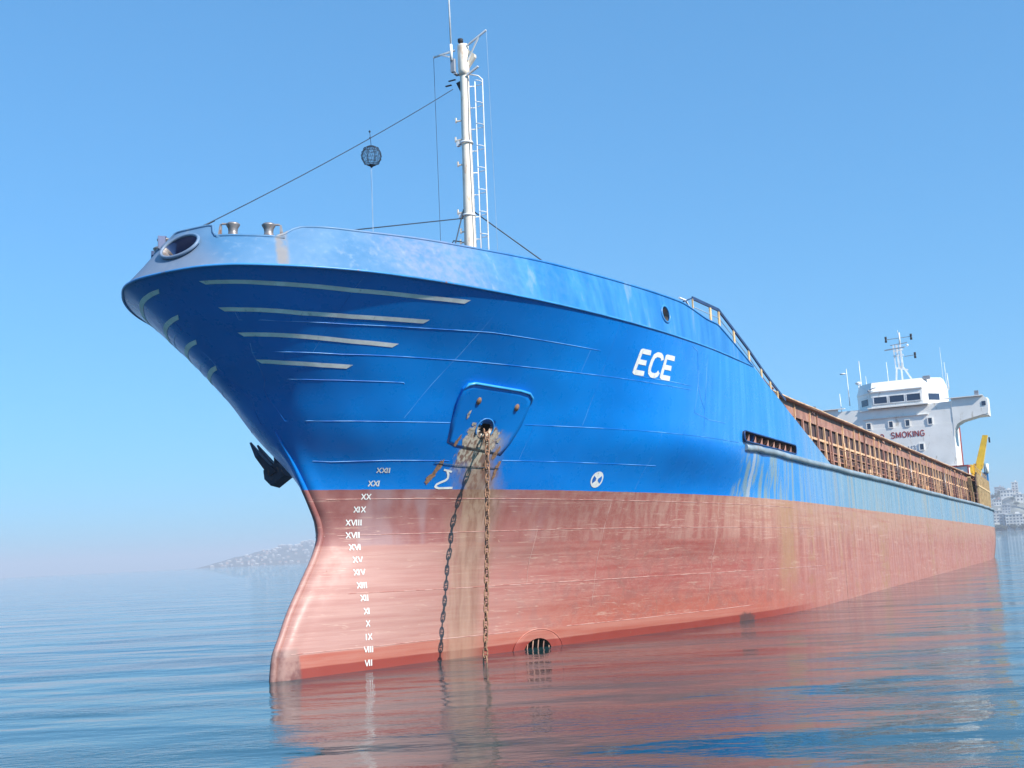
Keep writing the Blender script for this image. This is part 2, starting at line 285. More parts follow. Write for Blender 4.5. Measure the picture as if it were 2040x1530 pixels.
# ------------------------------------------------------------ mesh helpers
class MB:
    def __init__(s): s.v = []; s.f = []; s.sm = []
    def face(s, pts, smooth=False):
        b = len(s.v); s.v += [tuple(p) for p in pts]; s.f.append(tuple(range(b, b + len(pts)))); s.sm.append(smooth)
    def grid(s, rows, smooth=True, closeu=False, flip=False):
        b = len(s.v); n = len(rows[0])
        for r in rows: s.v += [tuple(p) for p in r]
        for j in range(len(rows) - 1):
            for i in range(n if closeu else n - 1):
                i2 = (i + 1) % n; q = (b + j*n + i, b + j*n + i2, b + (j+1)*n + i2, b + (j+1)*n + i)
                s.f.append(q[::-1] if flip else q); s.sm.append(smooth)
    def box(s, c, d, rot=None, bev=0):
        c = Vector(c); x, y, z = (v / 2 for v in d); b = len(s.v)
        for sx in (-1, 1):
            for sy in (-1, 1):
                for sz in (-1, 1):
                    p = Vector((sx*x, sy*y, sz*z));
                    if rot: p = rot @ p
                    s.v.append(tuple(c + p))
        for q in ((0,1,3,2), (4,6,7,5), (0,4,5,1), (2,3,7,6), (0,2,6,4), (1,5,7,3)): s.f.append(tuple(b + i for i in q)); s.sm.append(False)
    def bar(s, p0, p1, w, h, upv=(0, 0, 1)):
        p0, p1 = Vector(p0), Vector(p1); d = (p1 - p0); L = d.length; d.normalize()
        u = Vector(upv); a = d.cross(u)
        if a.length < 1e-4: a = d.cross(Vector((1, 0, 0)))
        a.normalize(); u = a.cross(d); rot = Matrix((d, a, u)).transposed()
        s.box((p0 + p1) / 2, (L, w, h), rot)
    def tube(s, pts, r, n=8, closed=False, cap=True):
        pts = [Vector(p) for p in pts]; rr = r if isinstance(r, (list, tuple)) else [r] * len(pts); rows = []; prev = None
        for i, p in enumerate(pts):
            if closed: d = pts[(i+1) % len(pts)] - pts[i-1]
            else: d = pts[min(i+1, len(pts)-1)] - pts[max(i-1, 0)]
            d.normalize()
            if prev is None: a = d.orthogonal().normalized()
            else:
                a = prev - d * prev.dot(d); a = a.normalized() if a.length > 1e-6 else d.orthogonal().normalized()
            prev = a; b = d.cross(a)
            rows.append([p + (a * math.cos(2*math.pi*k/n) + b * math.sin(2*math.pi*k/n)) * rr[i] for k in range(n)])
        if closed: rows.append(rows[0])
        s.grid(rows, True, True)
        if cap and not closed: s.face(rows[0][::-1]); s.face(rows[-1])
    def prism(s, poly, axis_from, vec):   # poly: list of 3d points, extruded by vec
        P = [Vector(p) for p in poly]; Q = [p + Vector(vec) for p in P]; n = len(P)
        s.face(P[::-1]); s.face(Q)
        for i in range(n): s.face([P[i], P[(i+1) % n], Q[(i+1) % n], Q[i]])
    def ball(s, c, r, n=12, m=8, sq=1.0):
        c = Vector(c); rows = []
        for j in range(m + 1):
            th = math.pi * j / m; rows.append([c + Vector((r*math.sin(th)*math.cos(2*math.pi*k/n), r*math.sin(th)*math.sin(2*math.pi*k/n), r*sq*math.cos(th))) for k in range(n)])
        s.grid(rows, True, True)
    def lathe(s, c, prof, axis=(0, 0, 1), n=20):
        c = Vector(c); w = Vector(axis).normalized(); a = w.orthogonal().normalized(); b = w.cross(a)
        s.grid([[c + w*z + (a*math.cos(2*math.pi*k/n) + b*math.sin(2*math.pi*k/n))*r for k in range(n)] for r, z in prof], True, True)
    def build(s, name, mat, parent=None, **props):
        me = bpy.data.meshes.new(name); me.from_pydata(s.v, [], s.f); me.polygons.foreach_set('use_smooth', s.sm)
        bm = bmesh.new(); bm.from_mesh(me); bmesh.ops.remove_doubles(bm, verts=bm.verts, dist=1e-5); bmesh.ops.recalc_face_normals(bm, faces=bm.faces); bm.to_mesh(me); bm.free()
        me.materials.append(M[mat] if isinstance(mat, str) else mat); me.update()
        o = bpy.data.objects.new(name, me); col.objects.link(o)
        if parent: o.parent = parent
        for k, v in props.items(): o[k] = v
        return o
def empty(name, label, cat, mw, group=None):
    o = bpy.data.objects.new(name, None); col.objects.link(o); o.matrix_world = mw; o.empty_display_size = .3
    o['label'] = label; o['category'] = cat
    if group: o['group'] = group
    return o
def copy_tree(o, parent=None):
    c = o.copy(); col.objects.link(c); c.parent = parent
    for ch in list(o.children): copy_tree(ch, c)
    return c

ship = empty('cargo_ship', 'blue and red coastal cargo ship at anchor with white superstructure aft', 'ship', SHIPM)

# ------------------------------------------------------------ hull shell
def shell_grid(side):
    rows = []
    for z in ZR:
        s, t = hull_row(z); rows.append([(a, side * b, z) for a, b in zip(s, t)])
    return rows
hb = bmesh.new()
for side in (-1, 1):
    rows = shell_grid(side); vs = [[hb.verts.new(p) for p in r] for r in rows]
    for j in range(len(rows) - 1):
        for i in range(NC - 1):
            q = [vs[j][i], vs[j][i+1], vs[j+1][i+1], vs[j+1][i]]
            hb.faces.new(q if side < 0 else q[::-1])
    k = [j for j, z in enumerate(ZR) if z <= DECK + 1e-6]; pv = [vs[j][-1] for j in k]
    aft = [(31 + (60 - 31) * q / 12, 6.75) for q in range(1, 13)] + [(a, b) for a, b in AFT[2:]]
    # round the run in a little under water at the stern
    for a, b in aft:
        nv = [hb.verts.new((a, side * (b - (.9 * smooth01(a, 86, 98) * smooth01(-ZR[j], -6, 0))), ZR[j])) for j in k]
        for i in range(len(k) - 1):
            q = [pv[i], nv[i], nv[i+1], pv[i+1]]; hb.faces.new(q if side < 0 else q[::-1])
        pv = nv
    if side < 0: trans_l = pv
    else:
        for i in range(len(k) - 1): hb.faces.new([trans_l[i], pv[i], pv[i+1], trans_l[i+1]])
bmesh.ops.remove_doubles(hb, verts=hb.verts, dist=1e-4)
# stem bar: the two halves meet on the centreline; trim the shell by the sloping forecastle edge and the deck
def near(bm, f): 
    fs = [q for q in bm.faces if f(q.calc_center_median())]; es = {e for q in fs for e in q.edges}; v = {w for q in fs for w in q.verts}
    return fs + list(es) + list(v)
pno = Vector((.2545, 0, 1)).normalized(); pco = Vector((14.3, 0, 11.78))
bmesh.ops.bisect_plane(hb, geom=near(hb, lambda c: 14 < c.x < 31.2 and c.z > 7.9), plane_co=pco, plane_no=pno)
kill = [f for f in hb.faces if f.calc_center_median().x > 14 and f.calc_center_median().z > DECK + .001 and (f.calc_center_median() - pco).dot(pno) > 1e-4]
bmesh.ops.delete(hb, geom=kill, context='FACES')

tmp = hb.copy(); HULLBVH = BVHTree.FromBMesh(tmp); tmp.free()      # for laying marks on the plating (before the openings are cut)
def on_hull(s, z, side=-1, off=0.0):
    h = HULLBVH.ray_cast(Vector((s, side * 12, z)), Vector((0, -side, 0)))
    if h[0] is None:
        h = HULLBVH.find_nearest(Vector((s, side * 3, z)))
    n = h[1] if h[1].y * side > 0 else -h[1]
    return h[0] + n * off, n
def frame(s, z, side=-1):
    c, n = on_hull(s, z, side); u = Vector((0, 0, 1)).cross(n).normalized()
    if u.x < 0: u = -u
    v = n.cross(u); v = v if v.z > 0 else -v
    return c, n, u, v
def cut_hole(bm, c, n, u, v, poly, rad, depth=.6):
    fs = near(bm, lambda p: (p - c).length < rad and abs((p - c).dot(n)) < depth)
    m = len(poly)
    for i in range(m):
        (x0, y0), (x1, y1) = poly[i], poly[(i+1) % m]
        no = (u * (y1 - y0) - v * (x1 - x0)).normalized()
        r = bmesh.ops.bisect_plane(bm, geom=fs, plane_co=c + u*x0 + v*y0, plane_no=no, dist=1e-5)
        fs = list({g for g in r['geom'] if g.is_valid})
    kill = []
    for f in [g for g in fs if isinstance(g, bmesh.types.BMFace) and g.is_valid]:
        p = f.calc_center_median() - c; a, b = p.dot(u), p.dot(v); ins = True
        for i in range(m):
            (x0, y0), (x1, y1) = poly[i], poly[(i+1) % m]
            if (x1-x0)*(b-y0) - (y1-y0)*(a-x0) < 0: ins = False; break
        if ins: kill.append(f)
    bmesh.ops.delete(bm, geom=kill, context='FACES')
def ell(rx, ry, n=20, rotd=0, cx=0, cy=0):
    r = R(rotd); return [(cx + rx*math.cos(2*math.pi*i/n)*math.cos(r) - ry*math.sin(2*math.pi*i/n)*math.sin(r), cy + rx*math.cos(2*math.pi*i/n)*math.sin(r) + ry*math.sin(2*math.pi*i/n)*math.cos(r)) for i in range(n)]
def rrect(w, h, r, n=5):
    o = []
    for cx, cy, a0 in ((w/2-r, h/2-r, 0), (-w/2+r, h/2-r, 90), (-w/2+r, -h/2+r, 180), (w/2-r, -h/2+r, 270)):
        for i in range(n + 1): a = R(a0 + 90*i/n); o.append((cx + r*math.cos(a), cy + r*math.sin(a)))
    return o
HAWSE = {sd: frame(4.46, 7.94, sd) for sd in (-1, 1)}
HPOLY = ell(.25, .27, 20)
for sd in (-1, 1): cut_hole(hb, *HAWSE[sd], HPOLY, 1.0)
SLOT = frame(19.3, 8.40); SLOTP = rrect(6.7, .34, .12); 
cut_hole(hb, *SLOT, SLOTP, 5.0)
THR = frame(7.90, 2.02); THRP = ell(.55, .40, 22); cut_hole(hb, *THR, THRP, 1.6)

# weld beads and seams, part of the shell
beads = MB()
def surf_line(pts, step=.22, off=.0, side=-1):
    out = []
    for (a, b), (c, d) in zip(pts[:-1], pts[1:]):
        n = max(1, int(math.hypot(c-a, d-b) / step))
        for i in range(n): out.append(on_hull(a + (c-a)*i/n, b + (d-b)*i/n, side, off)[0])
    out.append(on_hull(*pts[-1], side, off)[0]); return out
seams = []
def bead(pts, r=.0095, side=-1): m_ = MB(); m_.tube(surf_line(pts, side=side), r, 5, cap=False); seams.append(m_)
WELDS = [[(-2.28, 10.15), (-2.11, 10.01), (-1.57, 9.97), (-.33, 9.97), (1.40, 10.04), (3.11, 10.11), (7, 10.08)],
 [(-1.41, 9.40), (-.05, 9.38), (1.42, 9.43), (2.98, 9.46), (6.13, 9.46), (11.9, 9.50)], [(-.79, 8.87), (-.02, 8.85), (.76, 8.86), (1.72, 8.88), (1.77, 8.85)],
 [(.04, 8.00), (.63, 7.98), (1.96, 8.00), (3.45, 8.04)], [(5.6, 8.09), (7.77, 8.11), (10.16, 8.13), (15.8, 8.15)], [(-1.60, 9.58), (-1.41, 9.40), (-.79, 8.87), (.04, 8.00)],
 [(.75, 7.13), (1.38, 7.09), (2.59, 7.13), (3.97, 7.14)], [(5.40, 7.18), (7.65, 7.19), (11, 7.2)], [(1.44, 6.21), (5.16, 6.21), (8.20, 6.20), (22, 6.18)],
 [(1.86, 5.32), (4.2, 5.34), (9, 5.40), (24, 5.45)], [(.31, 2.58), (2.42, 2.60), (6.07, 2.64), (7.1, 2.66)], [(8.9, 2.68), (12.5, 2.72), (18, 2.81)], [(2, 3.9), (5, 3.9), (12, 3.95), (26, 4.0)],
 [(12.35, 9.77), (12.3, 9.2), (12.23, 8.84), (13.21, 8.70), (14.46, 8.69)], [(12.35, 9.72), (12.6, 9.3), (12.87, 9.0)], [(12.9, 10.7), (12.9, 8.3)],
 [(11.75, 10.80), (12.15, 10.7), (12.35, 9.77)], [(9.0, 9.6), (10.8, 9.62), (11.9, 9.62)], [(9.8, 6.2), (9.8, 3.2)], [(15.2, 6.2), (15.2, 3)], [(7.3, 5.4), (7.3, 3.9)]]
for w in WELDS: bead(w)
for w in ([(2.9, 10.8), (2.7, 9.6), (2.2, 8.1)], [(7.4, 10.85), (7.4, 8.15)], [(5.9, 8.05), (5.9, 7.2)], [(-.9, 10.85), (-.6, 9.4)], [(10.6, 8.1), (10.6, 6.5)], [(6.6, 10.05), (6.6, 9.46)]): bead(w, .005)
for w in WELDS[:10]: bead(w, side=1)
stemline = [Vector((float(stem_s(z)) - .012, 0, z)) for z in np.arange(1.0, 7.9, .2)]
beads.tube(stemline, [.085 - .055 * smooth01(p.z, 6.0, 7.8) for p in stemline], 10, cap=False)
bmd = bpy.data.meshes.new('tmpb'); bmd.from_pydata(beads.v, [], beads.f); hb.from_mesh(bmd)
for f in hb.faces: f.smooth = True
hme = bpy.data.meshes.new('hull'); hb.to_mesh(hme); hb.free(); hme.materials.append(M['hull'])
hull = bpy.data.objects.new('hull', hme); col.objects.link(hull); hull.parent = ship
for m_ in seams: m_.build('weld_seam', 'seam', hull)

# ------------------------------------------------------------ marks laid on the plating
def strip(mb, pts, w, step=.05, off=.008, side=-1, slant0=0, slant1=0, width_axis=None):
    """pts in (s, z); a band of width w following them on the plating"""
    Q = []
    for (a, b), (c, d) in zip(pts[:-1], pts[1:]):
        for i in range(16): Q.append(on_hull(a + (c-a)*i/16, b + (d-b)*i/16, side)[0])
    Q.append(on_hull(*pts[-1], side)[0]); acc = [0.0]
    for q0, q1 in zip(Q[:-1], Q[1:]): acc.append(acc[-1] + (q1 - q0).length)
    N = max(2, int(acc[-1] / step) + 1); PP = []
    for i in range(N):
        t_ = acc[-1] * i / (N - 1); k = int(np.clip(np.searchsorted(acc, t_) - 1, 0, len(Q) - 2)); PP.append(Q[k].lerp(Q[k+1], (t_ - acc[k]) / max(1e-9, acc[k+1] - acc[k])))
    rows = []
    for k in range(5):
        e = (k / 4 - .5) * w; row = []
        for i, C in enumerate(PP):
            d = (PP[min(i+1, N-1)] - PP[max(i-1, 0)]).normalized(); h0 = HULLBVH.find_nearest(C); n_ = h0[1] if h0[1].y * side > 0 or abs(h0[1].y) < .05 else -h0[1]
            nn = n_.cross(d).normalized() * side
            sl = (slant0 if i == 0 else slant1 if i == N-1 else 0) * e
            h = HULLBVH.find_nearest(C + nn * e + d * sl); hn = h[1] if h[1].y * side > 0 else -h[1]
            row.append(h[0] + hn * off)
        rows.append(row)
    mb.grid(rows, True)
STR = [[(-3.03, 10.70), (-2.87, 10.68), (-2.38, 10.65), (-.87, 10.60), (.82, 10.62), (1.88, 10.65)], [(-2.43, 10.22), (-2.27, 10.19), (-1.38, 10.13), (-.45, 10.12), (1.26, 10.17)],
       [(-1.83, 9.75), (-1.64, 9.73), (-.67, 9.68), (-.05, 9.65), (.97, 9.64)], [(-1.20, 9.23), (-.93, 9.19), (-.26, 9.15), (.30, 9.14)]]
for side in (-1, 1):
    for p in STR:
        mb = MB(); strip(mb, p, .115, .09, side=side, slant0=1.0, slant1=-1.2); mb.build('bow_stripe', 'stripe', hull)

# stroke font, unit cell: height 1
GL = {'X': [[(0, 0), (.55, 1)], [(0, 1), (.55, 0)]], 'V': [[(0, 1), (.28, 0), (.56, 1)]], 'I': [[(0, 0), (0, 1)]],
 'E': [[(.52, .08), (.08, .08), (.08, .92), (.52, .92)], [(.08, .5), (.46, .5)]],
 'C': [[(.54, .74), (.50, .86), (.40, .92), (.24, .92), (.12, .82), (.08, .65), (.08, .35), (.12, .18), (.24, .08), (.40, .08), (.50, .14), (.54, .26)]],
 'N': [[(0, 0), (0, 1), (.6, 0), (.6, 1)]], 'O': [[(.35, 0), (.12, .1), (0, .35), (0, .65), (.12, .9), (.35, 1), (.58, .9), (.7, .65), (.7, .35), (.58, .1), (.35, 0)]],
 'S': [[(0, .15), (.15, 0), (.42, 0), (.56, .15), (.56, .36), (.42, .48), (.14, .54), (.02, .66), (.02, .86), (.16, 1), (.40, 1), (.54, .85)]],
 'M': [[(0, 0), (0, 1), (.36, .1), (.72, 1), (.72, 0)]], 'K': [[(0, 0), (0, 1)], [(.55, 1), (0, .42)], [(.2, .6), (.58, 0)]],
 'G': [[(.62, .82), (.5, .95), (.35, 1), (.12, .9), (0, .65), (0, .35), (.12, .1), (.35, 0), (.55, .06), (.64, .2), (.64, .46), (.38, .46)]],
 '4': [[(.42, 0), (.42, 1), (0, .3), (.6, .3)]], '1': [[(.1, .8), (.3, 1), (.3, 0)]], '3': [[(0, .85), (.15, 1), (.4, 1), (.52, .85), (.52, .65), (.38, .53), (.18, .53)], [(.38, .53), (.54, .4), (.54, .15), (.4, 0), (.14, 0), (0, .15)]]}
ADV = {'X': .68, 'V': .68, 'I': .30, 'N': .92, 'O': 1.0, 'S': .86, 'M': 1.04, 'K': .86, 'G': .94, '4': .84, '1': .62, '3': .82, ' ': .75}
MARKS = [(22, 'XXII', 2.58, 6.90), (21, 'XXI', 2.55, 6.59), (20, 'XX', 2.50, 6.27), (19, 'XIX', 2.45, 5.96), (18, 'XVIII', 2.40, 5.64), (17, 'XVII', 2.40, 5.33), (16, 'XVI', 2.40, 5.03), (15, 'XV', 2.40, 4.72),
 (14, 'XIV', 2.38, 4.41), (13, 'XIII', 2.39, 4.09), (12, 'XII', 2.40, 3.78), (11, 'XI', 2.42, 3.46), (10, 'X', 2.43, 3.16), (9, 'IX', 2.44, 2.84), (8, 'VIII', 2.42, 2.54), (7, 'VII', 2.42, 2.22)]
for n_, txt, s0, z0 in MARKS:
    h = .15; hw = h * 1.32; mb = MB(); w = sum(ADV[c] for c in txt) * hw - .1 * hw
    C, nn, u, v = frame(s0, z0); x = -w / 2; k = 0
    for ch in txt:
        for st in GL[ch]:
            pts = []
            for a, b in st: p = C + u * (x + a * hw) + v * ((b - .5) * h); pts.append((p.x, p.z))
            strip(mb, pts, (.034 if ch == 'I' else .029), .04, .008 + .0015 * (k % 3)); k += 1
        x += ADV[ch] * hw
    mb.build('draught_mark', 'white_mark', hull)
# ship's name, slanted capitals
for ch, sa in (('E', 8.62), ('C', 9.30), ('E', 10.00)):
    mb = MB(); k = 0
    for st in GL[ch]:
        pts = [(sa + a * 1.12 + (b) * .10, 9.64 + b * .70) for a, b in st]; strip(mb, pts, .145, .05, .008 + .002 * k); k += 1
    mb.build('name_letter', 'white_mark', hull)
# bulbous bow mark
mb = MB(); strip(mb, [(3.96, 6.925), (4.19, 6.875)], .055, .03); strip(mb, [(4.06, 6.90), (4.14, 6.80), (4.17, 6.72), (4.14, 6.665), (4.03, 6.61), (3.96, 6.56), (3.96, 6.50), (4.06, 6.47), (4.40, 6.48)], .06, .04, .0095)
mb.build('bulb_mark', 'white_mark', hull)
# bow thruster mark: white disc with two blue sectors
C, nn, u, v = frame(8.84, 6.76); mb = MB()
def tohull(p, off=.009):
    h = HULLBVH.find_nearest(p); n = h[1] if h[1].y < 0 else -h[1]; return h[0] + n * off
rows = []
for r in (0.0, .07, .13, .19, .25): rows.append([tohull(C + u*r*math.cos(2*math.pi*k/32) + v*r*math.sin(2*math.pi*k/32)) for k in range(32)])
mb.grid(rows, True, True); mb.build('thruster_mark', 'white_mark', hull)
mb = MB()
for a0 in (0, 180):
    rows = [[tohull(C + u*r*math.cos(R(a0 + a)) + v*r*math.sin(R(a0 + a)), .014) for a in np.linspace(-38, 38, 9)] for r in (.045, .09, .14, .19)]
    mb.grid(rows, True)
mb.build('thruster_mark', 'blue', hull)

# ------------------------------------------------------------ anchor bolsters and hawse pipes
for sd in (-1, 1):
    ol = [(3.50, 8.80), (3.36, 8.95), (3.55, 9.01), (4.2, 8.97), (5.0, 8.90), (5.32, 8.86), (5.50, 8.74), (5.56, 8.55), (5.62, 8.05), (5.50, 7.45), (5.35, 7.30), (4.6, 7.42), (3.75, 7.55), (3.62, 7.62), (3.40, 8.1), (3.33, 8.5)]
    ol = [(3.30, 8.86), (3.36, 8.98), (3.52, 9.02), (4.1, 8.98), (4.9, 8.93), (5.22, 8.88), (5.38, 8.78), (5.44, 8.60), (5.50, 8.05), (5.42, 7.60), (5.30, 7.30), (4.7, 7.38), (3.9, 7.48), (3.62, 7.58), (3.45, 8.1), (3.33, 8.6)]
    c0 = on_hull(4.5, 8.1, sd)[0]
    def prd(z): return .010 + .085 * smooth01(z, 7.7, 8.9)
    mb = MB(); bm = bmesh.new()
    # face sheet sampled as rings shrinking to the hawse centre
    cen = (4.46, 7.94); rings = []
    for k in range(9):
        f = k / 8; row = []
        for (a, b) in ol:
            a2 = a + (cen[0] - a) * f; b2 = b + (cen[1] - b) * f
            if k == 8:
                dx, dz = a - cen[0], b - cen[1]; L = math.hypot(dx, dz); a2, b2 = cen[0] + dx/L*.31, cen[1] + dz/L*.27
            p, n = on_hull(a2, b2, sd); row.append(p + n * prd(b2))
        rings.append(row)
    base = [on_hull(a, b, sd, -.02)[0] for a, b in ol]
    mb.grid([base, rings[0]], False, True); mb.grid(rings[:8], True, True); mb.grid([rings[7], rings[8]], True, True)
    # the smooth sheet keeps a crisp rim
    bo = mb.build('anchor_bolster', 'hull', ship)
    mb = MB(); rim = rings[0]; top = [r for r in rim]; mb.tube([p + on_hull(p.x, p.z, sd)[1] * 0.0 for p in rim[:8]], [.01] + [.036] * 6 + [.01], 8); mb.build('bolster_edge', 'lit_top_edge', bo)
    C, nn, u, v = HAWSE[sd]; o = prd(7.94)
    inner = (-nn * .7 + Vector((0, 0, 1)) * .7).normalized()
    ring = [C + nn * (o + .01) + u * a + v * b for a, b in ell(.27, .29, 28)]
    hp = MB(); hp.tube(ring[-3:] + ring[:18], [.008] + [.022] * 19 + [.008], 8); hp = hp.build('hawse_pipe', 'blue_edge', ship)
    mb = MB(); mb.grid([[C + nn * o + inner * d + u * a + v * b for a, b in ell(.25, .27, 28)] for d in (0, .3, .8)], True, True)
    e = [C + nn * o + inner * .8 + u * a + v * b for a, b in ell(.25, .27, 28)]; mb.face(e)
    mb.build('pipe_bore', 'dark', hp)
    for a, b in ((3.88, 8.62), (5.06, 8.52)):
        mb = MB(); c, n, uu, vv = frame(a, b, sd); ring = [[c + n * (prd(b) + d) + uu * x * q + vv * y * q for x, y in ell(.07, .11, 12)] for d, q in ((-.03, 1), (.03, .9), (.035, .0))]; mb.grid(ring, True, True); mb.build('bolster_pad', 'rust', bo)
# scraped lip and grating scars where the chain has worn the plate, port
C, nn, u, v = HAWSE[-1]; mb = MB(); rnd = random.Random(3)
def blob(cs, cz, rx, rz, n=18, rough=.3, off=.05, seed=1):
    r = random.Random(seed); ph = [r.uniform(0, 6.28) for _ in range(4)]; P = []
    for i in range(n):
        a = 2*math.pi*i/n; q = 1 + rough*(.5*math.sin(2*a+ph[0]) + .35*math.sin(3*a+ph[1]) + .35*math.sin(7*a+ph[2])); P.append((cs + rx*q*math.cos(a), cz + rz*q*math.sin(a)))
    rows = []
    for f in (0.02, .35, .7, 1): rows.append([on_hull(cs + (a-cs)*f, cz + (b-cz)*f, -1, off + prd(b) if b > 7.3 else off)[0] for a, b in P])
    return rows
for k, (cs, cz, rx, rz) in enumerate([(4.14, 7.88, .13, .10), (4.12, 7.66, .09, .16), (4.82, 7.72, .12, .10), (4.90, 7.52, .07, .12), (4.08, 8.05, .05, .05), (3.80, 8.28, .04, .09), (5.0, 7.68, .06, .05)]):
    mb = MB(); mb.grid(blob(cs, cz, rx, rz, 20, .45, .006 + .002 * k, k), True, True); mb.build('worn_patch', 'rustrim', hull)
mb = MB()
for k, (cs, cz, rx, rz) in enumerate([(3.88, 7.62, .05, .12), (5.12, 7.35, .05, .2), (3.78, 6.95, .07, .22), (3.72, 6.72, .09, .12), (5.35, 6.95, .06, .20), (4.98, 7.1, .05, .16)]):
    mb = MB(); mb.grid(blob(cs, cz, rx, rz, 16, .5, .006 + .002 * k, 20 + k), True, True); mb.build('rust_patch', 'rust', hull)
mb = MB(); mb.tube(surf_line([(3.62, 7.10), (4.3, 7.03), (5.42, 6.98)], off=.02), .008, 5)
mb.build('lashing_wire', 'wire', hull)

# ------------------------------------------------------------ mooring slot with webs, thruster tunnel
C, nn, u, v = SLOT; mb = MB(); P3 = lambda poly, d: [C + u*a + v*b + nn*d for a, b in poly]
sl = MB(); sl.tube(P3(SLOTP, .0), .028, 6, closed=True); slo = sl.build('mooring_slot', 'darkblue', ship)
mb.grid([P3(SLOTP, 0), P3(SLOTP, -.9)], False, True); mb.face(P3(SLOTP, -.9)); mb.build('slot_recess', 'oxide_dark_shade', slo)
for k in range(8):
    a = -3.0 + k * .78; mb = MB()
    mb.face([C + u*a - nn*.04 + v*(-.15), C + u*(a + .34) - nn*.04 + v*(-.15), C + u*(a + .34) - nn*.04 + v*.10]); mb.face([C + u*(a + .34) - nn*.04 + v*(-.15), C + u*(a + .34) - nn*.85 + v*(-.15), C + u*(a + .34) - nn*.85 + v*.14, C + u*(a + .34) - nn*.04 + v*.10])
    mb.build('web_plate', 'oxide', slo)
C, nn, u, v = THR
tn = MB(); tn.grid([P3(ell(.98, .66, 34, cy=.0), .01), P3(ell(.93, .62, 34), .03), P3(ell(.57, .42, 34), -.03)], True, True); tno = tn.build('thruster_tunnel', 'hull', ship)
mb = MB(); mb.tube(P3(ell(.97, .65, 34), .02), .022, 6, closed=True); mb.tube(P3(ell(.57, .42, 34), -.02), .018, 6, closed=True); mb.build('tunnel_rim', M['hull'], tno)
mb = MB(); mb.grid([P3(ell(.6, .42, 30), -.02), P3(ell(.6, .42, 30), -1.2)], True, True); mb.face(P3(ell(.6, .42, 30), -1.2)); mb.build('tunnel_bore', 'oxide', tno)
for k in range(5):
    a = -.42 + k * .21; mb = MB(); mb.tube([C + u*a - nn*.05 + v*(-.3), C + u*(a + .06) - nn*.05 + v*.40 * math.sqrt(max(0, 1 - ((a + .06)/.56)**2))], .018, 6); mb.build('grid_bar', 'oxide', tno)

# ------------------------------------------------------------ bulwark round the forecastle
KL = LEV[10.95]
TOPC = [(-2.66, 0), (-2.64, .45), (-2.45, .95), (-2.05, 1.40), (-1.46, 1.94), (-1.11, 2.37), (-.3, 2.92), (1.13, 3.77), (2.4, 4.32), (4.2, 5.02), (6.61, 5.66), (9.57, 6.25), (11.33, 6.48), (12.7, 6.62), (14.3, 6.70), (17.56, 6.74)]
KK = resample(KL[:-1] + [(17.56, 6.75)], 120, 1.3); TT = resample(TOPC, 120, 1.3)
def top_h(t_, s_):
    z = 12.10
    if s_ < 0:                                  # dips for the roller fairleads
        d = smooth01(t_, .52, .76) * (1 - smooth01(t_, 1.72, 2.0)); z -= .33 * d
    z = min(z, edge_z(s_) if s_ > 13.0 else 99); z = min(z, 12.10 - .25 * smooth01(s_, 11.0, 13.4))
    return z
bw = bmesh.new(); OUT = {}
for side in (-1, 1):
    rows = []
    for f in np.linspace(0, 1, 9):
        r = []
        for (ks, kt), (ts, tt) in zip(KK, TT):
            zt = top_h(tt, ts); g = (zt - KNUCK) / (12.10 - KNUCK)
            es = ks + (ts - ks) * g * f; et = kt + (tt - kt) * g * f; r.append(Vector((es, side * et, KNUCK + (zt - KNUCK) * f)))
        rows.append(r)
    OUT[side] = rows
    inn = [[Vector((p.x + .05, p.y - side * .045, p.z)) if abs(p.y) > .05 else Vector((p.x + .06, 0, p.z)) for p in r] for r in rows]
    for rr, fl in ((rows, side > 0), (inn, side < 0)):
        vs = [[bw.verts.new(p) for p in r] for r in rr]
        for j in range(8):
            for i in range(119):
                q = [vs[j][i], vs[j][i+1], vs[j+1][i+1], vs[j+1][i]]; bw.faces.new(q[::-1] if fl else q)
bmesh.ops.remove_doubles(bw, verts=bw.verts, dist=1e-4)
for f in bw.faces: f.smooth = True
def on_bul(s, z, side=-1):
    best = None
    for i in range(119):
        a, b = OUT[side][4][i], OUT[side][4][i+1]
        if a.x <= s <= b.x: best = i
    i = best or 0; j = int(max(0, min(7, (z - KNUCK) / (OUT[side][8][i].z - KNUCK) * 8)))
    a, b, c = OUT[side][j][i], OUT[side][j][i+1], OUT[side][j+1][i]; n = (b - a).cross(c - a).normalized(); n = n if n.y * side > 0 else -n
    return a.lerp(c, .5), n
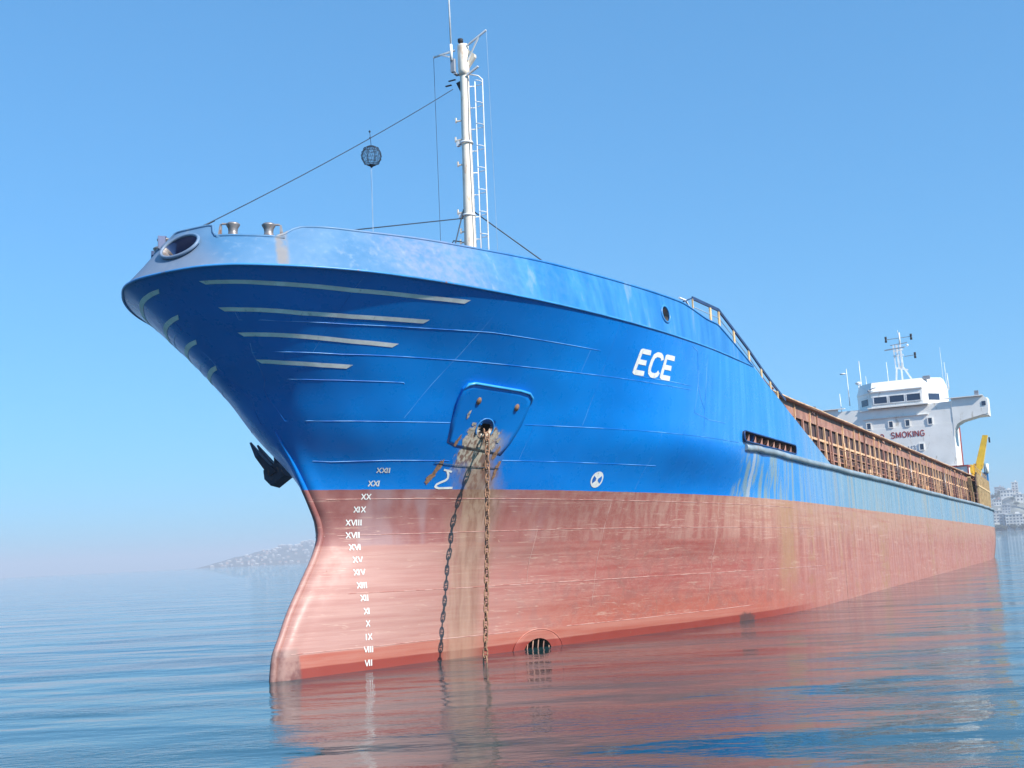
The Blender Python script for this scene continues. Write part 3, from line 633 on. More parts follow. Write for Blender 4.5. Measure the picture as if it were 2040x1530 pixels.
# panama chock on the centreline, round fairlead on the quarter
CHO = (Vector((-3.05, 0, 11.60)), Vector((-.82, 0, .57)).normalized()); cn = CHO[1]; cu = Vector((0, 1, 0)); cv = cu.cross(cn); cv = cv if cv.z > 0 else -cv
CHP = ell(.50, .34, 24)
CHP = CHP if (cu.cross(cv)).dot(cn) > 0 else CHP
cut_hole(bw, CHO[0], cn, cu, cv, CHP, 1.3, .5)
pf, nf = on_bul(10.05, 11.5); fu = Vector((0, 0, 1)).cross(nf).normalized(); fu = fu if fu.x > 0 else -fu; fv = nf.cross(fu); fv = fv if fv.z > 0 else -fv
FP = ell(.24, .24, 20)
for sd in (-1, 1):
    c = Vector((pf.x, -pf.y * -1 if sd < 0 else -pf.y, pf.z)); c = Vector((10.05, pf.y if sd < 0 else -pf.y, 11.52)); n2 = Vector((nf.x, nf.y if sd < 0 else -nf.y, nf.z)); u2 = Vector((fu.x, fu.y if sd < 0 else -fu.y, fu.z)); v2 = n2.cross(u2); v2 = v2 if v2.z > 0 else -v2
    cut_hole(bw, c, n2, u2, v2, FP, .9, .5)
    mb = MB(); mb.tube([c + n2*.02 + u2*a + v2*b for a, b in ell(.25, .25, 24)], .035, 8, closed=True); fo = mb.build('round_fairlead', 'blue_edge', ship)
    mb = MB(); mb.grid([[c + n2*d + u2*a*q + v2*b*q for a, b in FP] for d, q in ((.02, 1), (-.12, .88), (-.45, .88))], True, True); mb.build('fairlead_throat', 'steel', fo)
bwm = bpy.data.meshes.new('bulwark'); bw.to_mesh(bwm); bw.free(); bwm.materials.append(M['bulwark'])
bulw = bpy.data.objects.new('bulwark', bwm); col.objects.link(bulw); bulw.parent = ship
mb = MB(); capl = [p + Vector((0, 0, .0)) for p in OUT[1][8][:0:-1]] + list(OUT[-1][8]); mb.tube(capl, .032, 8); mb.build('cap_rail', 'bulwark', bulw)
mb = MB(); kn = [Vector((p.x, p.y, KNUCK)) for p in OUT[1][0][:0:-1]] + list(OUT[-1][0]); mb.tube([p + Vector((p.x * 0, 0, -.012)) for p in kn], .030, 8); mb.build('knuckle_bead', 'blue_edge', bulw)
mb = MB(); mb.tube([CHO[0] + cn*.02 + cu*a*1.03 + cv*b*1.05 for a, b in CHP], .038, 10, closed=True); cho = mb.build('bow_chock', 'bulwark', ship)
for lo_, hi_, mt in ((20, 29, 'steel'), (4, 21, 'darkblue')):
    mb = MB(); mb.grid([[CHO[0] + cn*d + cu*CHP[i % 24][0]*q + cv*CHP[i % 24][1]*q for i in range(lo_ - 4, hi_ - 3)] for d, q in ((.02, 1.0), (-.08, .88), (-.30, .84))], True); mb.build('chock_throat', mt, cho)
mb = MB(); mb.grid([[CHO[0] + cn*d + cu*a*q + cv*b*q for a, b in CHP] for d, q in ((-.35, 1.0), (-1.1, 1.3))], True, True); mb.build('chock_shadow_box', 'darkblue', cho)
# roller fairleads in the dips
for side in (-1, 1):
    ro = MB(); A = Vector((-2.50, side * 1.02, 11.76)); B = Vector((-2.02, side * 1.62, 11.76)); d = (B - A).normalized()
    ro.bar(A - d*.35, B + d*.35, .26, .05); ro = ro.build('roller_fairlead', 'bulwark', ship)
    for c in (A, B):
        mb = MB(); mb.lathe(c, [(0, .03), (.13, .03), (.13, .06), (.105, .09), (.10, .14), (.11, .21), (.15, .28), (.155, .30), (.12, .33), (0, .33)]); mb.build('roller', 'steel', ro)
    for c, q in ((A, -1), (B, 1)):
        e = c + d * q * .24; mb = MB(); mb.prism([e + d*q*.10 + Vector((0, 0, 0)), e + Vector((0, 0, 0)), e + Vector((0, 0, .31)), e + d*q*.04 + Vector((0, 0, .31))], None, Vector((-d.y, d.x, 0)) * .16)
        mb.bar(e + Vector((0, 0, .31)), c + Vector((0, 0, .31)), .06, .03); mb.build('bracket', 'steel' if side < 0 else 'darkblue', ro)  # starboard bracket coloured dark blue to stand for its shade

# ------------------------------------------------------------ decks
def deck_poly(z, inset, s1=None):
    s, t = hull_row(z); L = [(a, b - inset) for a, b in zip(s, t) if b > inset and (s1 is None or a < s1)]
    return L
L = deck_poly(10.9, .04, 17.4); mb = MB(); mb.grid([[(a, b, 10.93) for a, b in L], [(a, -b, 10.93) for a, b in L]], False); mb.build('forecastle_deck', 'deck', ship)
mb = MB(); mb.box((17.45, 0, 9.55), (.08, 13.3, 2.7)); mb.build('forecastle_bulkhead', 'blue', ship)
mb = MB(); mb.grid([[(17.5, 6.7, 8.13), (60, 6.7, 8.13), (84, 6.68, 8.13), (98, 6.2, 8.13)], [(17.5, -6.7, 8.13), (60, -6.7, 8.13), (84, -6.68, 8.13), (98, -6.2, 8.13)]], False); mb.build('main_deck', 'deck', ship)
for sd in (-1, 1):
    pts = [(16.2, 6.66), (18, 6.76), (22, 6.8), (31, 6.8), (60, 6.8), (84, 6.77), (90, 6.65), (95, 6.47), (98, 6.3)]
    Q = [];
    for (a, b), (c, d) in zip(pts[:-1], pts[1:]):
        for k in range(6): Q.append((a + (c-a)*k/6, sd * (b + (d-b)*k/6), 8.05 + .02 * math.sin(a + k)))
    Q.append((98, sd * 6.3, 8.05)); mb = MB(); mb.tube(Q, .115, 10); mb.build('rub_rail', 'rail', ship)
# ------------------------------------------------------------ anchor chain (port) and anchor (starboard)
def local_thing(name, label, cat, group=None): return empty(name, label, cat, SHIPM, group)
MP = HAWSE[-1][0] + HAWSE[-1][1] * .10 + Vector((.03, 0, -.17)); WP = Vector((4.10, -3.22, 1.4))
mb = MB(); L = (WP - MP).length; n = int(L / .178); 
for i in range(-2, n):
    f = i / n; c = MP.lerp(WP, f) + Vector((0, -.03 * math.sin(math.pi * max(f, 0)), 0)); c2 = MP.lerp(WP, f + .01); d = (WP - MP).normalized()
    if i < 0: c = MP - (MP - C * 0 - HAWSE[-1][0]).normalized() * 0 + Vector((.03, .12, .10)) * (-i)
    a = d.cross(Vector((.5, 1, 0))).normalized(); b = d.cross(a)
    if i % 2: a, b = b, a
    wob = .25 * math.sin(i * 1.7); a2 = a * math.cos(wob) + b * math.sin(wob)
    ring = []
    for k in range(14):
        t = 2*math.pi*k/14; cx, cy = math.cos(t), math.sin(t)
        ring.append(c + d * (.070 * cx + .046 * (1 if cx > 0 else -1) * min(1, abs(cx) * 3)) + a2 * .060 * cy)
    mb.tube(ring, .0215, 6, closed=True); mb.tube([c - a2 * .045, c + a2 * .045], .012, 5)
ch = mb.build('anchor_chain', 'rust', None); ch.matrix_world = SHIPM
ch['label'] = 'rusty stud link anchor chain hanging from the hawse pipe into the water'; ch['category'] = 'chain'

an = local_thing('anchor', 'dark anchor stowed against the far side of the ship bow', 'anchor')
C, nn, u, v = HAWSE[1]; cr = C + nn * .46 - v * .56; u0, v0, n0 = u, v, nn; u = u * 1.15; v = v * 1.15; nn = nn * 1.15
mb = MB(); mb.bar(cr, C + nn * .15 + v * .05, .14, .14); mb.build('shank', 'anchor', an)
mb = MB(); rot = Matrix((u0, n0, v0)).transposed(); hexa = [(-.22, -.16), (.20, -.22), (.26, .0), (.18, .20), (-.2, .20)]
mb.prism([cr - u*.42 + nn*a + v*b for a, b in hexa], None, u * .84); mb.box(cr + nn*.16 - v*.06, (.50, .14, .26), rot)
mb.build('crown', 'anchor', an)
for q in (-1, 1):
    mb = MB(); b0 = cr + u * q * .27
    r0 = [b0 + u*a + nn*b for a, b in ((-.21, -.09), (.21, -.09), (.21, .12), (-.21, .12))]; r1 = [b0 + v*.55 + nn*.10 + u*(a*.95 + q*.10) + nn*b*.6 for a, b in ((-.21, -.09), (.21, -.09), (.21, .12), (-.21, .12))]
    r2 = [b0 + v*.98 + nn*.14 + u*(a*.12 + q*.05) + nn*b*.2 for a, b in ((-.21, -.09), (.21, -.09), (.21, .12), (-.21, .12))]
    mb.grid([r0, r1, r2], False, True); mb.face(r0); mb.face(r2); mb.build('fluke', 'anchor', an)

# ------------------------------------------------------------ foremast
fm = MB(); MX = lambda z: 9.90 - .012 * (z - 10.9)
fm.lathe((9.90, 0, 0), [(.20, 10.93), (.20, 14.4), (.19, 15.5), (.175, 17.3), (.155, 19.4), (.15, 19.5), (.15, 20.5)]); fmo = fm.build('foremast', 'mast', ship)
mb = MB(); mb.lathe((9.87, 0, 0), [(.0, 20.40), (.155, 20.40), (.185, 20.55), (.185, 21.42), (.18, 21.45), (.0, 21.45)]); mb.prism([(9.87, -.1, 21.35), (9.87, -.42, 21.05), (9.87, -.42, 20.95), (9.87, -.1, 20.6)], None, (.12, 0, 0)); mb.build('mast_head', 'mast', fmo)
mb = MB(); mb.lathe((9.8, .05, 21.45), [(.05, 0), (.05, .08), (.09, .1), (.09, .2), (0, .22)]); mb.build('top_light', 'dark', fmo)
mb = MB(); mb.tube([(9.6, .30, 20.9), (9.6, .30, 21.45)], .05, 8); mb.tube([(9.6, .30, 21.4), (9.55, .33, 25.5)], [.03, .022], 8); mb.build('whip_antenna', 'white_pipe', fmo)
for a, b, c in (((9.8, -.15, 21.35), (9.8, -.93, 21.72), (9.8, -.2, 20.85)), ((9.8, .28, 21.32), (9.8, 1.10, 21.28), (9.8, .5, 21.15))):
    mb = MB(); mb.bar(a, b, .05, .05); mb.bar(Vector(b).lerp(Vector(a), .35), c, .04, .04); mb.build('yard_arm', 'white_pipe', fmo)
mb = MB(); mb.bar((9.8, -.15, 20.35), (9.8, -.58, 20.55), .07, .05); mb.build('light_bracket', 'white_pipe', fmo)
mb = MB(); mb.box((9.7, .30, 20.75), (.12, .14, .45)); mb.box((9.75, .22, 20.45), (.2, .1, .05)); mb.build('junction_box', 'dull_light', fmo)
mb = MB(); mb.box((9.6, .44, 20.05), (.06, .22, .03)); mb.box((9.6, .30, 20.2), (.06, .26, .025)); mb.prism([(9.85, .12, 20.25), (9.85, .30, 20.2), (9.85, .12, 19.8)], None, (.05, 0, 0)); mb.build('lamp_bracket', 'dark', fmo)
for z, w in ((18.85, .16), (18.2, .2), (17.35, .14), (15.75, .2), (15.1, .12), (14.75, .14)):
    mb = MB(); mb.bar((9.8, .12, z), (9.78, .15 + w, z), .05, .04); mb.bar((9.78, .15 + w, z - .05), (9.78, .15 + w, z + .12), .04, .04); mb.build('cable_cleat', 'mast', fmo)
for z in (18.05, 15.6):
    mb = MB(); mb.lathe((9.89, 0, z), [(.20, 0), (.215, 0), (.215, .06), (.20, .06)]); mb.box((9.82, .27, z + .06), (.1, .1, .22)); mb.build('mast_band', 'white_pipe', fmo)
mb = MB(); mb.tube([(9.83, -.155, z) if z > 19.4 else (9.80, -.19 + (z - 14) * .006, z) for z in np.linspace(11, 21.3, 12)], .012, 5); mb.build('cable', 'dull_light', fmo)
e = Vector((.45, -.89, 0)).normalized(); side_ = Vector((.89, .45, 0)).normalized(); B0 = Vector((9.9, 0, 0))
lad = MB()
for q in (-.2, .2): lad.tube([B0 + e*.34 + side_*q + Vector((0, 0, z)) for z in (11.0, 15.5, 20.1)], .018, 6)
lad = lad.build('mast_ladder', 'white_pipe', fmo)
mb = MB(); mb.tube([B0 + e*.58 + Vector((0, 0, z)) for z in (11.6, 15.5, 20.0, 20.25)] + [B0 + e*.45 + Vector((0, 0, 20.38)), B0 + e*.15 + Vector((0, 0, 20.45))], .022, 6); mb.build('guard_bar', 'white_pipe', lad)
for k in range(12):
    z = 12.0 + k * .74; mb = MB(); mb.tube([B0 + e*(.34 + .24*math.sin(t)) + side_*(.22*math.cos(t)) + Vector((0, 0, z)) for t in np.linspace(0, math.pi, 9)], .013, 5); mb.bar(B0 + e*.12 + Vector((0, 0, z - .12)), B0 + e*.34 + Vector((0, 0, z - .12)), .03, .03); mb.build('guard_hoop', 'white_pipe', lad)
for k in range(30):
    z = 11.3 + k * .30; mb = MB(); mb.tube([B0 + e*.34 - side_*.2 + Vector((0, 0, z)), B0 + e*.34 + side_*.2 + Vector((0, 0, z))], .010, 4); mb.build('rung', 'white_pipe', lad)
def wire(a, b, r, mat, name, sag=0.0, par=None):
    a, b = Vector(a), Vector(b); mb = MB(); mb.tube([a.lerp(b, f) + Vector((0, 0, -sag * 4 * f * (1 - f))) for f in np.linspace(0, 1, 13)], r, 5); return mb.build(name, mat, par or fmo)
wire((9.72, .35, 19.95), (-2.45, .28, 12.12), .013, 'wire', 'forestay', .12); wire((-2.45, .28, 12.12), (-1.6, .33, 12.62), .022, 'wire', 'stay_fitting')
wire((9.95, -.15, 15.75), (13.0, -4.6, 11.6), .022, 'wire', 'mast_stay'); wire((9.8, .18, 15.55), (2.0, .9, 13.2), .018, 'wire', 'mast_stay'); wire((9.8, .15, 15.85), (8.5, .75, 11.2), .022, 'wire', 'mast_stay')
wire((9.8, -.93, 21.72), (9.95, -1.0, 11.0), .006, 'wire_pale', 'halyard'); wire((9.8, 1.10, 21.28), (9.8, 1.02, 11.0), .008, 'wire', 'halyard')
mb = MB(); mb.tube([(9.7, .2, 14.75), (9.6, .45, 14.80), (9.58, .5, 14.7)], .02, 6); mb.build('bent_pipe', 'dark', fmo)
# black ball shape hoisted on the forestay
ba = local_thing('anchor_ball', 'dark wire framed anchor ball hanging from the forestay above the bow', 'signal ball')
bc = Vector((4.44, .02, 15.98)); mb = MB()
for k in range(4):
    a = math.pi * k / 4 + .2; mb.tube([bc + Vector((.30*math.sin(t)*math.cos(a), .30*math.sin(t)*math.sin(a), .31*math.cos(t))) for t in np.linspace(0, 2*math.pi, 9)[:-1]], .008, 4, closed=True)
for zz in (-.2, -.1, 0, .1, .2):
    r_ = .30 * math.sqrt(1 - (zz / .31) ** 2); mb.tube([bc + Vector((r_*math.cos(t), r_*math.sin(t), zz)) for t in np.linspace(0, 2*math.pi, 9)[:-1]], .005, 4, closed=True)
mb.build('frame', 'ballnet', ba)
# loosely woven cloth: fine net of threads
mb = MB()
for k in range(24):
    a = 2 * math.pi * k / 24; mb.tube([bc + Vector((.285*math.sin(t)*math.cos(a + t*.4), .285*math.sin(t)*math.sin(a + t*.4), .295*math.cos(t))) for t in np.linspace(.1, math.pi - .1, 9)], .0032, 3, cap=False)
for zz in np.linspace(-.27, .27, 19):
    r_ = .285 * math.sqrt(1 - (zz / .295) ** 2); mb.tube([bc + Vector((r_*math.cos(t), r_*math.sin(t), zz)) for t in np.linspace(0, 2*math.pi, 13)[:-1]], .003, 3, closed=True)
mb.build('netting', 'ballnet', ba)
mb = MB(); mb.tube([bc + Vector((0, 0, .3)), Vector((4.38, .02, 16.72))], .008, 5); mb.ball((4.38, .02, 16.68), .03); mb.ball((4.39, .02, 16.5), .022); mb.lathe(bc - Vector((0, 0, .36)), [(0, 0), (.03, .03), (.09, .09)]); mb.build('halyard_block', 'ballnet', ba)
mb = MB(); mb.tube([bc - Vector((0, 0, .35)), Vector((4.45, 0, 11.0))], .005, 4); mb.tube([bc + Vector((.0, .03, -.33)), Vector((4.55, .06, 11.0))], .004, 4); mb.build('downhaul', 'wire_pale', ba)

# ------------------------------------------------------------ sloping handrail at the break of the forecastle
rl = MB(); RT = [(11.6, 12.18), (12.47, 12.46), (14.2, 12.52), (15.09, 12.55), (16.65, 12.14), (18.31, 11.69), (19.77, 11.23), (20.88, 10.91), (22.9, 10.38)]
P = [Vector((a, -6.42, b)) for a, b in RT]
for i, (a, b) in enumerate(zip(P[:-1], P[1:])): rl.bar(a, b, .05, .10 if i > 0 else .03)
rlo = rl.build('sloping_handrail', 'navy_rail', ship)
for dz in (.28, .55, .80):
    mb = MB(); mb.tube([p - Vector((0, 0, dz)) for p in P[1:]], .014, 5); mb.build('rail_bar', 'wire_pale' if dz < .6 else 'yellow_rail', rlo)
for i, (a, b) in enumerate([(12.47, 12.46), (14.2, 12.50), (15.09, 12.53), (16.65, 12.12), (18.31, 11.67), (19.77, 11.21), (20.88, 10.89), (21.8, 10.6)]):
    mb = MB(); w = .05 if i == 0 else .15; mb.bar((a, -6.42, b), (a, -6.42, b - (1.0 if i < 3 else 1.15)), .04, w); mb.build('rail_post', 'yellow_rail', rlo)
mb = MB(); mb.tube([(11.3, -6.4, 12.25), (11.9, -6.4, 12.28), (12.3, -6.4, 12.05)], .03, 6); mb.build('bent_pipe', 'white_pipe', rlo)

# ------------------------------------------------------------ hatch coaming, stays and covers
H1, H2 = 22.0, 94.0
for sd in (-1, 1):
    cm = MB(); cm.box(((H1+H2)/2, sd * 5.80, 10.42), (H2 - H1, .06, .56)); cm.box(((H1+H2)/2, sd * 5.85, 10.72), (H2 - H1 + .1, .42, .06))
    cmo = cm.build('hatch_coaming', 'oxide', ship)
    mb = MB(); mb.box(((H1+H2)/2, sd * 5.72, 9.28), (H2 - H1, .03, 2.28)); mb.build('coaming_recess', 'oxide_dark_shade', cmo)  # near-black wall paints in the shade behind the stays
    mb = MB(); mb.tube([(x, sd * 6.06, 10.74 + .012 * math.sin(x * .9)) for x in np.linspace(H1 - .6, H2, 60)], .035, 6); mb.build('coaming_pipe', 'ochre', cmo)
    for z, d, yy in ((9.50, .10, 5.80), (9.08, .04, 5.80), (8.72, .05, 5.80), (8.40, .09, 5.80)):
        mb = MB(); mb.box(((H1+H2)/2, sd * yy, z), (H2 - H1, .07, d)); mb.build('longitudinal_bar', 'ochre' if d > .06 else 'oxide', cmo)
    if sd < 0:
        k = 0; x = H1 + .5; r = random.Random(11)
        while x < H2:
            mb = MB(); w = .17 if k % 2 == 0 else .12
            mb.prism([(x, sd*5.80, 10.15), (x, sd*5.87, 10.15), (x, sd*5.90, 8.14), (x, sd*5.80, 8.14)], None, (w, 0, 0))
            if r.random() < .5: mb.box((x + .06, sd*5.85, 10.42), (.09, .08, .54))
            mb.build('coaming_stay', 'ochre' if r.random() < .72 else 'oxide', cmo); k += 1; x += 1.30
        for k in range(46):   # lockers, vents, pipes
            x = r.uniform(H1 + 1, H2 - 1); kind = r.random(); mb = MB()
            if kind < .35: mb.box((x, sd*5.95, 8.14 + .30), (r.uniform(.2, .6), .12, r.uniform(.3, .7)))
            elif kind < .7:
                mb.tube([(x, sd*5.95, 8.2), (x, sd*5.93, r.uniform(9.0, 10.2))], .04, 6)
            else: mb.tube([(x, sd*5.95, 10.6), (x + .2, sd*6.0, 10.45), (x + .4, sd*5.95, 10.6)], .03, 5)
            mb.build('deck_fitting', ('oxide', 'ochre', 'steel', 'oxide_dark_shade')[r.randrange(4)], cmo)
r = random.Random(5); x = H1 + .8; k = 0
while x < 80:
    w = 5.0; mb = MB(); zt = 11.06 + .03 * (k % 2)
    mb.box((x + w/2, 0, (10.76 + zt) / 2), (w - .12, 11.0, zt - 10.76))
    mb.box((x + w/2, 0, zt + .05), (w - .7, 10.2, .10)); hc = mb.build('hatch_cover', 'oxide', ship)
    for q in range(4):
        xx = x + .5 + q * 1.25; mb = MB(); mb.box((xx, -5.54, 10.9), (.12, .10, .26)); mb.box((xx + .3, -5.52, 10.88), (.3, .05, .06)); mb.build('side_cleat', 'oxide', hc)
    for q in range(2):
        xx = x + r.uniform(.6, 4.4); mb = MB(); mb.box((xx, -5.0, zt + .14), (r.uniform(.2, .6), .3, .12)); mb.build('cover_lug', 'oxide', hc)
    x += w; k += 1
mb = MB(); mb.box((22.9, -5.3, 11.25), (.5, .4, .3)); mb.tube([(23.1, -5.5, 11.35), (23.7, -5.6, 11.15), (24.3, -5.6, 11.1)], .05, 6); mb.tube([(22.7, -5.5, 11.4), (22.4, -5.7, 11.0), (23.4, -5.8, 10.8)], .04, 6); mb.build('cover_motor', 'oxide', ship)
# side rail along the main deck edge
dr = MB(); dr.tube([(x, -6.62, 9.02) for x in np.linspace(31, 86, 40)], .018, 5); dro = dr.build('deck_edge_rail', 'oxide', ship)
mb = MB(); mb.tube([(x, -6.62, 8.62) for x in np.linspace(29, 86, 40)], .014, 5); mb.build('rail_bar', 'oxide', dro)
for k in range(28): mb = MB(); mb.bar((30.5 + 2*k, -6.62, 8.14), (30.5 + 2*k, -6.62, 9.02), .03, .05); mb.build('rail_post', 'oxide' if k % 3 else 'ochre', dro)
# aft bulwark frames, yellow
po = MB(); po.bar((83.4, -6.50, 9.45), (98, -5.95, 9.45), .05, 2.6); po.bar((83.4, -6.58, 10.82), (98, -6.05, 10.82), .12, .08); poo = po.build('poop_screen', 'oxide_dark_shade', ship)
for k in range(18):
    x = 83.8 + k * .82; y = -6.64 + (x - 83.4) * .0380; mb = MB(); mb.bar((x, y, 8.14), (x, y, 10.8), .14, .12); mb.build('screen_frame', 'yellow_rail', poo)
mb = MB(); mb.bar((83.4, -6.68, 9.75), (98, -6.12, 9.75), .12, .12); mb.build('screen_bar', 'yellow_rail', poo)
mb = MB(); mb.tube([(84, -6.5, 11.45), (97.9, -5.95, 11.2)], .025, 5)
for k in range(9): mb.bar((84.5 + k*1.6, -6.48 + k*.06, 10.8), (84.5 + k*1.6, -6.48 + k*.06, 11.42), .04, .05)
mb.build('poop_rail', 'yellow_rail', poo)
mb = MB(); mb.box((98.0, -5.9, 10.0), (.3, .5, 3.4)); mb.build('stern_post', 'blue_edge', ship)
mb = MB(); mb.tube([(97.6, -5.9, 11.5), (97.5, -5.9, 14.2)], .04, 5); mb.build('stern_staff', 'wire', ship)
mb = MB(); mb.tube([(97.9, -6.1, 11.6), (97.9, -6.1, 12.5)], .16, 8); mb.build('life_raft_canister', 'white', ship)
mb = MB(); mb.bar((79.5, -6.6, 8.1), (78.2, -6.6, 10.2), .25, .1); mb.build('accommodation_ladder', 'yellow_rail', ship)

# ------------------------------------------------------------ superstructure
SF = 86.0
ss = MB(); ss.box((SF + 1.9, 0, 11.8), (3.8, 9.8, 7.4)); ss.box((SF + 6.5, 0, 10.9), (6, 7.0, 5.6)); ss.box((SF + 1.52, 0, 16.44), (3.0, 9.76, 1.90))
sso = ss.build('superstructure', 'white', ship)
for sd in (-1, 1):
    mb = MB(); pr = [(4.88, 14.3), (4.98, 14.95), (5.25, 15.35), (5.7, 15.6), (7.45, 16.0), (7.65, 16.0), (7.88, 16.25), (7.88, 17.25), (7.45, 17.72), (6.7, 17.62), (4.5, 17.32), (4.0, 17.3), (4.0, 14.3)]
    pr2 = [(4.903, 14.3), (5.0, 14.95), (5.25, 15.35), (5.7, 15.6), (7.45, 16.0), (7.65, 16.0), (7.88, 16.25), (7.88, 17.25), (7.45, 17.74), (6.9, 17.60), (4.903, 17.60)]
    mb.prism([(SF - .02, sd * a, b) for a, b in pr2], None, (.10, 0, 0))
    mb.box((SF + .9, sd * 7.80, 16.75), (1.7, .08, 1.4)); mb.box((SF + .95, sd * 6.4, 15.95), (1.7, 2.9, .10)); mb.box((SF + 1.75, sd * 6.4, 16.7), (.08, 2.9, 1.5))
    # curved soffit under the wing
    mb.grid([[(x, sd * a, b) for a, b in pr2[:5]] for x in (SF, SF + 1.8)], True)
    mb.box((SF - .10, sd * 5.9, 17.63), (.34, 3.3, .06)); mb.build('bridge_wing', 'white', sso)
    mb = MB(); mb.box((SF - .04, sd * 7.55, 16.95), (.05, .32, .36)); mb.build('wing_window', 'glass', sso)
    mb = MB(); mb.box((SF - .03, sd * 7.05, 17.88), (.25, .35, .42)); mb.build('searchlight', 'dull_light', sso)
# wheelhouse with raked top screen
wh = MB(); fz, tz = 17.3, 18.75
YO = -.42
def plan(z, k=0.0): return [(SF - .35 + k, YO - 2.2), (SF - .35 + k, YO + 2.2), (SF + 1.6, YO + 3.8 - k*.4), (SF + 3.4, YO + 3.8 - k*.4), (SF + 3.4, YO - 3.9 + k*.4), (SF + 1.6, YO - 3.9 + k*.4)]
rings = [[(a, b, z) for a, b in plan(z, k)] for z, k in ((17.3, 0), (18.72, 0), (18.80, -.12), (18.86, -.12), (19.75, .65), (19.78, .65))]
wh.grid(rings, False, True); wh.face(rings[-1]); wh.box((SF - .15, YO, 17.38), (.6, 5.2, .12)); who = wh.build('wheelhouse', 'white', sso)
# windows: each its own pane and frame
def pane(cx, y0, y1, z0, z1, par=sso, gl='glass'):
    mb = MB(); mb.box((cx - .015, (y0+y1)/2, (z0+z1)/2), (.03, y1-y0, z1-z0)); w = mb.build('window', gl, par)
    f = MB(); t = .07
    for yy in (y0 - t/2, y1 + t/2): f.box((cx - .03, yy, (z0+z1)/2), (.06, t, z1 - z0 + 2*t))
    for zz in (z0 - t/2, z1 + t/2): f.box((cx - .03, (y0+y1)/2, zz), (.058, y1 - y0, t))
    f.v = [tuple(p) for p in f.v]; return w, f
for y0, y1 in ((-.62, .62), (.86, 2.0), (-2.0, -.86)):
    w, f = pane(SF - .355, y0 + YO, y1 + YO, 17.74, 18.32); f.build('window_frame', 'white_pipe', sso)
for sd in (-1, 1):
    a = Vector((SF - .35, YO + sd * 2.2, 0)); b = Vector((SF + 1.6, YO + sd * (3.8 if sd > 0 else 3.9), 0)); d = (b - a).normalized(); nrm = Vector((-abs(d.y), sd * abs(d.x), 0)).normalized()
    for q0, q1 in ((.25, .72),):
        p0, p1 = a.lerp(b, q0) + nrm*.02, a.lerp(b, q1) + nrm*.02; mb = MB(); mb.face([p0 + Vector((0,0,17.72)), p1 + Vector((0,0,17.72)), p1 + Vector((0,0,18.3)), p0 + Vector((0,0,18.3))]); mb.build('window', 'glass', sso)
for y, z in ((2.28, 15.8), (.35, 15.8), (-1.08, 15.8), (-3.0, 15.8), (-2.10, 13.58), (2.3, 13.6)):
    w, f = pane(SF - .005, y - .16, y + .16, z - .25, z + .27); f.build('window_frame', 'white', sso)
mb = MB(); mb.box((SF - .05, 0, 17.22), (.12, 5.9, .05)); mb.box((SF - .06, -.1, 16.45), (.14, 5.6, .06)); mb.build('drip_ledge', 'white', sso)
for y in (-1.9, -.7, .5, 1.7): mb = MB(); mb.box((SF - .08, y, 16.55), (.14, .06, .2)); mb.build('ledge_bracket', 'white', sso)
for y, z, w in ((1.15, 19.35, .62), (-3.0, 19.6, .62)):
    mb = MB(); mb.box((SF + .35, y, z + .15), (.2, w, .32)); mb.bar((SF + .35, y, z), (SF + .5, y + .1, z - .3), .05, .05); mb.build('floodlight', 'dull_light', sso)
mb = MB(); mb.tube([(SF - .5, 1.9, 19.0), (SF - .5, 1.6, 19.15), (SF - .5, 1.3, 19.2)], .05, 6); mb.ball((SF - .5, 1.95, 18.95), .12); mb.build('deck_lamp', 'dull_light', sso)
# lettering
def text(s, y0, z0, h, mat, name, w=.07):
    x = 0
    for ch in s:
        if ch == ' ': x += ADV[' '] * h; continue
        mb = MB(); k = 0
        for st in GL[ch]:
            for (a, b), (c, d) in zip(st[:-1], st[1:]):
                mb.bar((SF - .012 - .002*(k % 3), y0 - (x + a*h), z0 + b*h), (SF - .012 - .002*(k % 3), y0 - (x + c*h), z0 + d*h), w, .02, (1, 0, 0)); k += 1
        mb.build(name, mat, sso); x += ADV[ch] * h
text('NO', 1.78, 14.55, .44, 'redtext', 'wall_letter', .085); text('SMOKING', .40, 14.56, .50, 'redtext', 'wall_letter', .085)
text('4413', -.55, 13.38, .36, 'dull_light', 'wall_letter', .06)
# port side trim, door stair box
mb = MB(); mb.bar((SF + 3.75, -4.95, 15.4), (SF + 3.75, -4.95, 8.2), .10, .10); mb.build('side_pipe', 'redtext', sso)
mb = MB(); mb.box((SF + .4, -5.1, 10.6), (1.6, 1.3, 2.0)); bx = mb.build('stair_box', 'white', sso)
mb = MB(); mb.bar((SF - .45, -5.8, 11.65), (SF + 1.3, -5.8, 11.65), .1, .1); mb.bar((SF - .45, -5.8, 9.6), (SF - .45, -5.8, 11.6), .1, .1); mb.bar((SF - .45, -5.8, 11.65), (SF - .45, -4.4, 11.65), .1, .1); mb.build('box_trim', 'redtext', bx)
